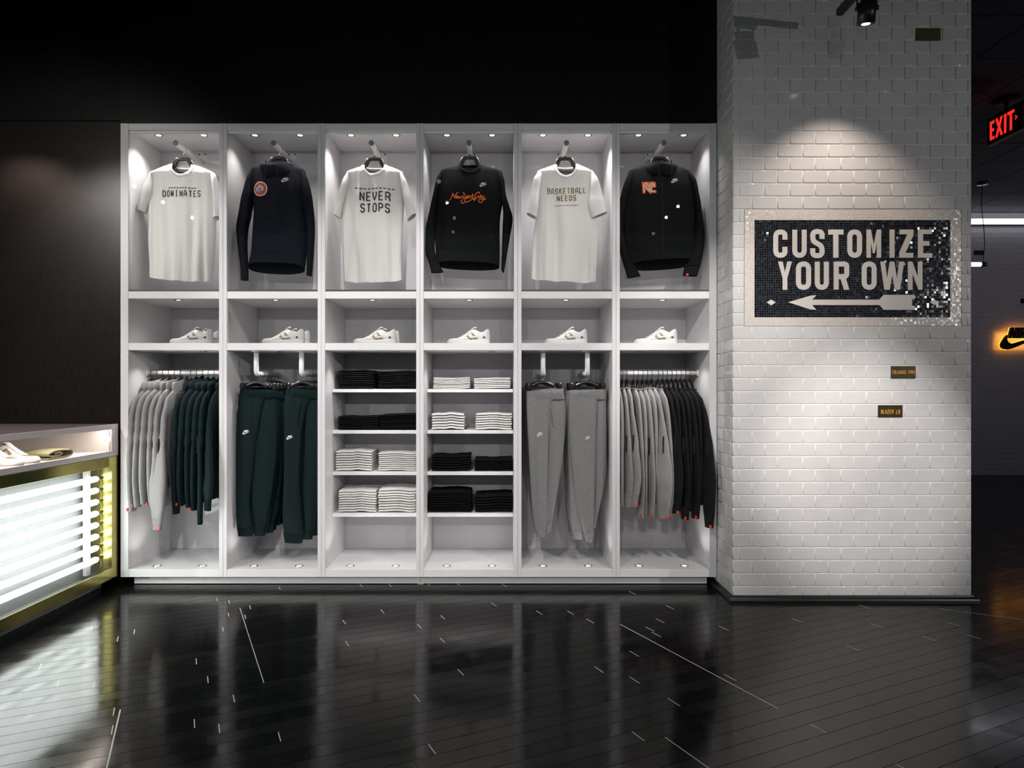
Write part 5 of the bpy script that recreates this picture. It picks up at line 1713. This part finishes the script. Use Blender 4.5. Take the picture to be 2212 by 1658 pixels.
for q in JG:
    ry0 = 4.555
    grp = q['lab'] + ' on the rails'
    base = joggers(q['rx'], ry0, 'x', 'trousers', grp, q['waist'], q['legs'], q['cuffs'], M[q['m']], M[q['rib']], q['lg'], q['rx'] * 5 + 20, q['cords'])
    hang = clip_hanger(q['rx'], ry0, 'x', 'clip hangers', q['hp'][0], q['hp'][1])
    for k in range(q['n']):
        if k == 0:
            o, h = base, hang
        else:
            o, h = copy_tree(base), copy_tree(hang)
            dx = rnd.uniform(-.007, .007)
            o.location = (q['rx'] + dx, ry0 + .076 * k, 1.38 + rnd.uniform(-.012, .012))
            h.location = (q['rx'], ry0 + .076 * k, 1.38)
            if k % 2: 
                o.scale = (1.0, 1.0, 1.0 + rnd.uniform(-.015, .012))
        place = 'frontmost pair' if k == 0 else '%s pair from the front' % ORD[k]
        o['label'] = '%s, %s %s' % (q['lab'], place, q['where'])
        h['label'] = '%s clip hanger on the %s rail nearer the %s' % ('frontmost' if k == 0 else ORD[k], 'green jogger' if q['m'] == 'green' else 'grey jogger', q['where'].split('nearer the ')[1])

# ================================================================ folded stacks
LOW = {}
def folded(m, seed, bump):
    """folded shirt 1 x 1 x 1 (scaled per stack), fold at the front; origin at the bottom front centre"""
    mb = MB()
    rings = []
    nx_ = 26
    for i in range(nx_ + 1):
        u = -0.5 + i / nx_
        r = []
        edge = min(1.0, (0.5 - abs(u)) / .03)
        lift = bump(u) if bump else 0
        N = 22
        for k in range(N):
            a = 2 * PI * k / N
            yy = .5 + .5 * sgp(math.cos(a), .45)
            zz = .5 + .5 * sgp(math.sin(a), .42) * (0.84 + .16 * edge)
            f1 = noise.noise((u * 5 + seed, yy * 2.0, seed))
            r.append((u * (1 + .012 * noise.noise((seed, zz * 3, yy * 4))), yy + .012 * f1 + .01 * noise.noise((u * 11, seed, zz)), zz + lift + .20 * f1 * (1 if k % N else 1)))
        rings.append(r)
    mb.rings(rings, 0, True, True, True, True)
    o = mb.build('folded_shirt', m)
    LOW[m.name, seed] = min(p[2] for p in mb.v)
    return o

BUMPS = [lambda u: .35 * math.cos(u * 3.2) + .10 * math.sin(u * 8), lambda u: .5 * math.exp(-((u + .05) / .3) ** 2), lambda u: -.45 * math.exp(-(u / .32) ** 2) + .2 * u, lambda u: .25 * math.sin(u * 4 + .6)]
fproto = {}
def get_folded(white, v):
    key = (white, v)
    if key not in fproto:
        o = folded(M['tee_white'] if white else M['black_tee'], v * 3.7 + (0 if white else 11), BUMPS[v])
        fproto[key] = o
        return o
    c = fproto[key].copy()
    C.objects.link(c)
    return c
M['black_tee'] = mat('black_jersey', (0.0060, 0.0065, 0.0070), 0.9, spec=0.12, bump=0.25, bump_scale=600)
SHN = ['top', 'second', 'third', 'lowest']
# bay, shelf, white?, px left, px right, py top, count, variant, y offset
STK = [(2, 0, 0, 731, 808.7, 799, 9, 0), (2, 0, 0, 817, 900, 801, 10, 3), (2, 1, 0, 728.5, 817, 899, 8, 2), (2, 1, 0, 819, 900, 895, 9, 3),
       (2, 2, 1, 724.6, 803.8, 973, 8, 0), (2, 2, 1, 817, 898, 977, 9, 1), (2, 3, 1, 730.8, 812, 1058, 9, 0), (2, 3, 1, 816.5, 897, 1055, 9, 1),
       (3, 0, 1, 935.6, 1015, 815, 7, 2), (3, 0, 1, 1023.8, 1103.5, 816, 6, 3), (3, 1, 1, 932.5, 1003, 892, 6, 0), (3, 1, 1, 1026.5, 1106, 892, 7, 1),
       (3, 2, 0, 931.5, 1016, 984, 6, 2), (3, 2, 0, 1024, 1108, 992, 6, 2), (3, 3, 0, 926, 1018, 1061, 9, 0), (3, 3, 0, 1025, 1109, 1069, 6, 3)]
DS = 4.64
for (bay, sh, white, p0, p1, py, n, v) in STK:
    x0, x1 = PX(p0, DS), PX(p1, DS)
    x1 = min(x1, BX[bay][1] - 0.004)
    zb = SHELF_Z[sh] + 0.0006
    H = PZ(py, DS) - zb
    th = H / (n + .18)
    side = 'left' if p0 < (800 if bay == 2 else 1000) else 'right'
    for k in range(n):
        o = get_folded(bool(white), v)
        wj = rnd.uniform(.972, .995)
        amp = th * (1.0 if k else 1.0)
        o.location = ((x0 + x1) / 2 + rnd.uniform(-.0025, .0025), DS + rnd.uniform(-.004, .006), zb + k * th - LOW[o.data.materials[0].name, v * 3.7 + (0 if white else 11)] * th * .93)
        o.scale = ((x1 - x0) * wj, .25, th * .93)
        from_top = n - 1 - k
        pos = 'top of' if from_top == 0 else ('bottom of' if k == 0 else '%s from the top of' % ORD[from_top])
        tag(o, '%s shirt, %s %s stack on %s shelf, %s bay' % ('white' if white else 'black', pos, side, SHN[sh], BAY[bay]), 'folded shirt',
            'folded shirts on the shelves')
# ================================================================ sneakers
M['leather'] = mat('white_leather', (0.80, 0.79, 0.78), 0.38, spec=0.45, bump=0.08, bump_scale=900)
M['rubber'] = mat('white_rubber_sole', (0.80, 0.785, 0.78), 0.5)
M['lace'] = mat('white_lace', (0.82, 0.81, 0.80), 0.8)
M['lining'] = mat('dark_shoe_lining', (0.10, 0.09, 0.08), 0.9)
M['pattern'] = mat('gold_black_weave', (0.012, 0.010, 0.008), 0.5, col2=(0.46, 0.37, 0.22), noise_scale=380, detail=0.5)
M['logo_dark'] = mat('dark_heel_stamp', (0.03, 0.03, 0.03), 0.6)
SPX = .00017
def shp(p): return ((p[0] - 110) * SPX, (955 - p[1]) * SPX)
TOP = [shp(p) for p in ((118, 862), (150, 805), (200, 768), (300, 756), (420, 748), (540, 738), (660, 690), (830, 585), (1000, 465), (1100, 405), (1180, 395), (1240, 425), (1300, 462), (1420, 515), (1520, 500), (1600, 440), (1660, 385), (1710, 368), (1755, 420), (1782, 600), (1786, 760))]
WID = [(0.000, .004), (.008, .022), (.02, .034), (.04, .043), (.07, .0485), (.10, .0485), (.13, .0455), (.16, .042), (.19, .0385), (.22, .037), (.25, .0355), (.27, .029), (.280, .020), (.2853, .006)]
def lerp1(T, x):
    if x <= T[0][0]: return T[0][1]
    for (a, b), (c, d) in zip(T, T[1:]):
        if x <= c: return b + (d - b) * (x - a) / max(1e-9, c - a)
    return T[-1][1]
def sneaker(name='sneaker', simple=False):
    t = thing(name, 'x', 'sneaker')
    # local: toe at x=0, heel x=.2855, sole on z=0, centre y=0
    mb = MB()
    xs = [0.001, .004, .010, .02, .035, .05, .065, .08, .095, .11, .125, .14, .155, .168, .18, .19, .2, .21, .22, .23, .24, .25, .26, .268, .275, .280, .284]
    rings = []
    for x in xs:
        w_ = lerp1(WID, x)
        z0 = .014 + .008 * min(1, x / .2)
        h = max(lerp1(TOP, x), z0 + .004)
        Hh = h - z0
        op = max(0.0, min(1.0, (x - .178) / .016)) * max(0.0, min(1.0, (.274 - x) / .010))
        ridge = max(0, min(1, (x - .06) / .05)) * (1 - op)
        wt = w_ * (.62 - .30 * ridge + .12 * op)
        zc = h + .05 * Hh * (1 - op) * (1 - ridge) - op * min(.036, Hh * .6)
        half = [(w_, z0), (w_ * 1.03, z0 + .28 * Hh), (w_ * .985, z0 + .55 * Hh), (w_ * .55 + wt * .45, z0 + .80 * Hh), (wt * 1.12, z0 + .95 * Hh), (wt, z0 + Hh * (1.0 if op > .3 else .99)), (wt * .8, z0 + Hh - op * .006 + (1 - op) * .02 * Hh * (1 - ridge)), (wt * .55, zc + .0 + op * .004), (0.0, zc)]
        rings.append([(x, -a, b) for a, b in half] + [(x, a, b) for a, b in reversed(half[:-1])])
    mb.rings(rings, 0, True, True, True, True)
    up = mb.build('upper', M['leather'], t)
    # sole
    mb = MB()
    rings = []
    prof = [(0.0, 0.94, .0005), (.0015, .975, 0.0), (.006, 1.0, 0.0), (.0135, .995, .008), (.0195, .985, .010), (.0205, .93, .010)]
    N = 56
    out = []
    for i in range(N):
        a = PI * i / (N - 1)
        x = .1425 - .1425 * math.cos(a)
        out.append((x - .001, lerp1(WID, max(0, x)) + .0038))
    loop = [(x, -w_) for x, w_ in out] + [(x, w_) for x, w_ in reversed(out)]
    for dz, k, heel in prof:
        rings.append([(.1425 + (x - .1425) * (1 - (1 - k) * .35), y * k, dz + heel * max(0, min(1, (x - .06) / .2)) + (.004 * max(0, 1 - x / .05) ** 2 if dz < .003 else 0)) for x, y in loop])
    mb.rings(rings, 0, True, True, True, True)
    mb.build('sole', M['rubber'], t)
    # lining, tongue, laces
    mb = MB()
    rg = []
    for x in (.196, .21, .225, .24, .255, .266):
        w_ = lerp1(WID, x) * .62
        z = lerp1(TOP, x) - .018
        rg.append([(x, w_ * math.cos(a), z + .004 * abs(math.cos(a))) for a in [PI + PI * k / 8 for k in range(9)]])
    mb.rings(rg, 0, True, False)
    mb.build('lining', M['lining'], t)
    mb = MB()
    tg = [(.150, .085, .013), (.165, .098, .017), (.178, .1055, .019), (.190, .1075, .018), (.197, .101, .014)]
    mb.rings([[(x + .002 * math.sin(a), w_ * math.cos(a), z + .0055 * math.sin(a)) for a in [2 * PI * k / 14 for k in range(14)]] for x, z, w_ in tg], 0, True, True, True, True)
    mb.build('tongue', M['leather'], t)
    bv = bvh_of([up])
    def top_at(x, y): 
        h = bv.ray_cast(Vector((x, y, .3)), Vector((0, 0, -1)))
        return h[0].z if h[0] is not None else lerp1(TOP, x)
    mb = MB()
    for k in range(8):
        x = .083 + k * .0125
        w_ = lerp1(WID, x) * (.44 - .012 * k)
        for s in (1, -1):
            pts = []
            for q in range(7):
                y = -w_ + 2 * w_ * q / 6
                xx = x + s * .0045 * (q - 3) / 3
                pts.append((xx, y, top_at(xx, y * .98) + .0028))
            mb.tube(pts, .0027, 6)
    mb.build('laces', M['lace'], t)
    # side panels with woven pattern, swoosh and heel stamp, on both flanks
    for sg_ in (1, -1):
        ys = -.2 * sg_
        p1 = [shp(p) for p in ((830, 655), (1080, 480), (1205, 645), (1330, 805), (1010, 848), (955, 765))]
        decal('woven_panel', fill(p1, .008), bv, M['pattern'], t, .0007, ys, -.04 * sg_, sg_)
        ov = [shp(p) for p in ((1085, 470), (1225, 640), (1480, 625), (1500, 640), (1345, 810), (1300, 700), (1180, 560))]
        sw = [shp(p) for p in ((945, 640), (1060, 560), (1075, 625), (1120, 655), (1250, 662), (1490, 622), (1270, 708), (1090, 748), (990, 740))]
        decal('swoosh', fill(sw, .008), bv, M['leather'], t, .0014, ys, -.04 * sg_, sg_)
        hl = [shp(p) for p in ((1490, 672), (1530, 690), (1555, 665), (1580, 690), (1610, 678), (1590, 712), (1612, 745), (1575, 740), (1550, 765), (1525, 738), (1490, 750), (1510, 712))]
        decal('heel_stamp', fill(hl, .008), bv, M['logo_dark'], t, .0007, ys, -.03 * sg_, sg_)
        ed = decal('stitch_line', merge([ribbon(chaikin([shp(p) for p in q_], 2), .0010, False, .008) for q_ in
              (((700, 880), (690, 790), (730, 700)), ((1300, 690), (1480, 620), (1640, 560), (1740, 560)), ((1690, 620), (1680, 720), (1690, 820)), ((1240, 450), (1330, 545), (1480, 560), (1620, 470)))]), bv, bpy.data.materials.get('stitch') or mat('stitch', (0.40, 0.39, 0.38), 0.8), t, .0006, ys, -.035 * sg_, sg_)
    # woven toe panel on top
    vs, fs = fill([(.045, -.026), (.09, -.020), (.09, .020), (.045, .026), (.030, 0)], .008)
    mb = MB()
    mb.add([(x, y, top_at(x, y) + .0008) for x, y in vs], fs, 0, True)
    mb.build('toe_panel', M['pattern'], t, fixn=False)
    return t

sn0 = sneaker()
zsh = z_m2a + 0.0004
BAYW = ['the bay beside the counter', 'the second bay', 'the third bay', 'the fourth bay', 'the fifth bay', 'the bay beside the pillar']
first = True
for i, px in enumerate((368, 566, 763.5, 966, 1176, 1369.5)):
    for far in ((0, 1) if i < 3 else (0,)):
        o = sn0 if first else copy_tree(sn0)
        first = False
        y = 4.53 + far * .115
        o.location = (PX(px, y) if not far else PX(px, 4.53) + .004, y, zsh)
        o.rotation_euler = (0, 0, (0.0, -.02, .03, .02, 0, -.03)[i] + far * .02)
        o['category'] = 'sneaker'
        o['group'] = 'sneakers on the shoe shelf'
        o['label'] = ('white sneaker with gold woven panels on the shoe shelf in %s' if not far else 'white sneaker standing behind its twin on the shoe shelf in %s') % BAYW[i]

# pair and folded cloth in the counter's display case
zc = zw0 - 0.0026
for k, (y, lab) in enumerate(((3.585, 'near white sneaker with woven gold toe in the lit counter case'), (3.715, 'far white sneaker beside the olive cloth in the lit counter case'))):
    o = copy_tree(sn0)
    o.location = (FX - .032, y, zc)
    o.rotation_euler = (0, 0, PI - .10 + k * .04)
    tag(o, lab, 'sneaker', 'sneakers in the counter case')
cl = thing('folded_cloth', 'rolled olive knit cloth beside the sneakers in the counter case', 'cloth', (-2.60, 3.92, zc))
olive = mat('olive_knit', (0.16, 0.15, 0.085), 0.9, spec=0.1, col2=(0.30, 0.28, 0.17), noise_scale=120, bump=0.4, bump_scale=350)
mb = MB()
# spiral profile extruded along X (roll axis towards the glass), rolled end facing the sneakers
prof = [(-.105, .006), (-.04, .006), (.03, .006), (.085, .010), (.103, .026), (.085, .044), (.02, .050), (-.05, .046), (-.090, .040), (-.100, .030), (-.085, .020), (-.04, .018), (.0, .022), (.012, .030), (-.02, .036), (-.05, .031)]
pp = crom([(a, b) for a, b in prof], 60)
outl = []
inn = []
for i, (a, b) in enumerate(pp):
    p0, p1 = pp[max(i - 1, 0)], pp[min(i + 1, len(pp) - 1)]
    d = Vector((p1[0] - p0[0], p1[1] - p0[1])).normalized()
    outl.append((a - d.y * .0045, b + d.x * .0045))
    inn.append((a + d.y * .0045, b - d.x * .0045))
loop = outl + inn[::-1]
rings = []
for xx, k in ((-.095, .9), (-.09, 1.0), (-.03, 1.01), (.03, 1.0), (.062, 1.0), (.066, .92)):
    rings.append([(-2.60 + xx + .004 * noise.noise((a * 20, b * 30, xx * 10)), 3.92 + a * (.98 + .02 * k), zc + .001 + max(0.0, .025 + (b - .025) * k) + .0015 * noise.noise((a * 30, xx * 30, b))) for a, b in loop])
mb.rings(rings, 0, True, True, True, True)
mb.build('knit_roll', olive, cl)
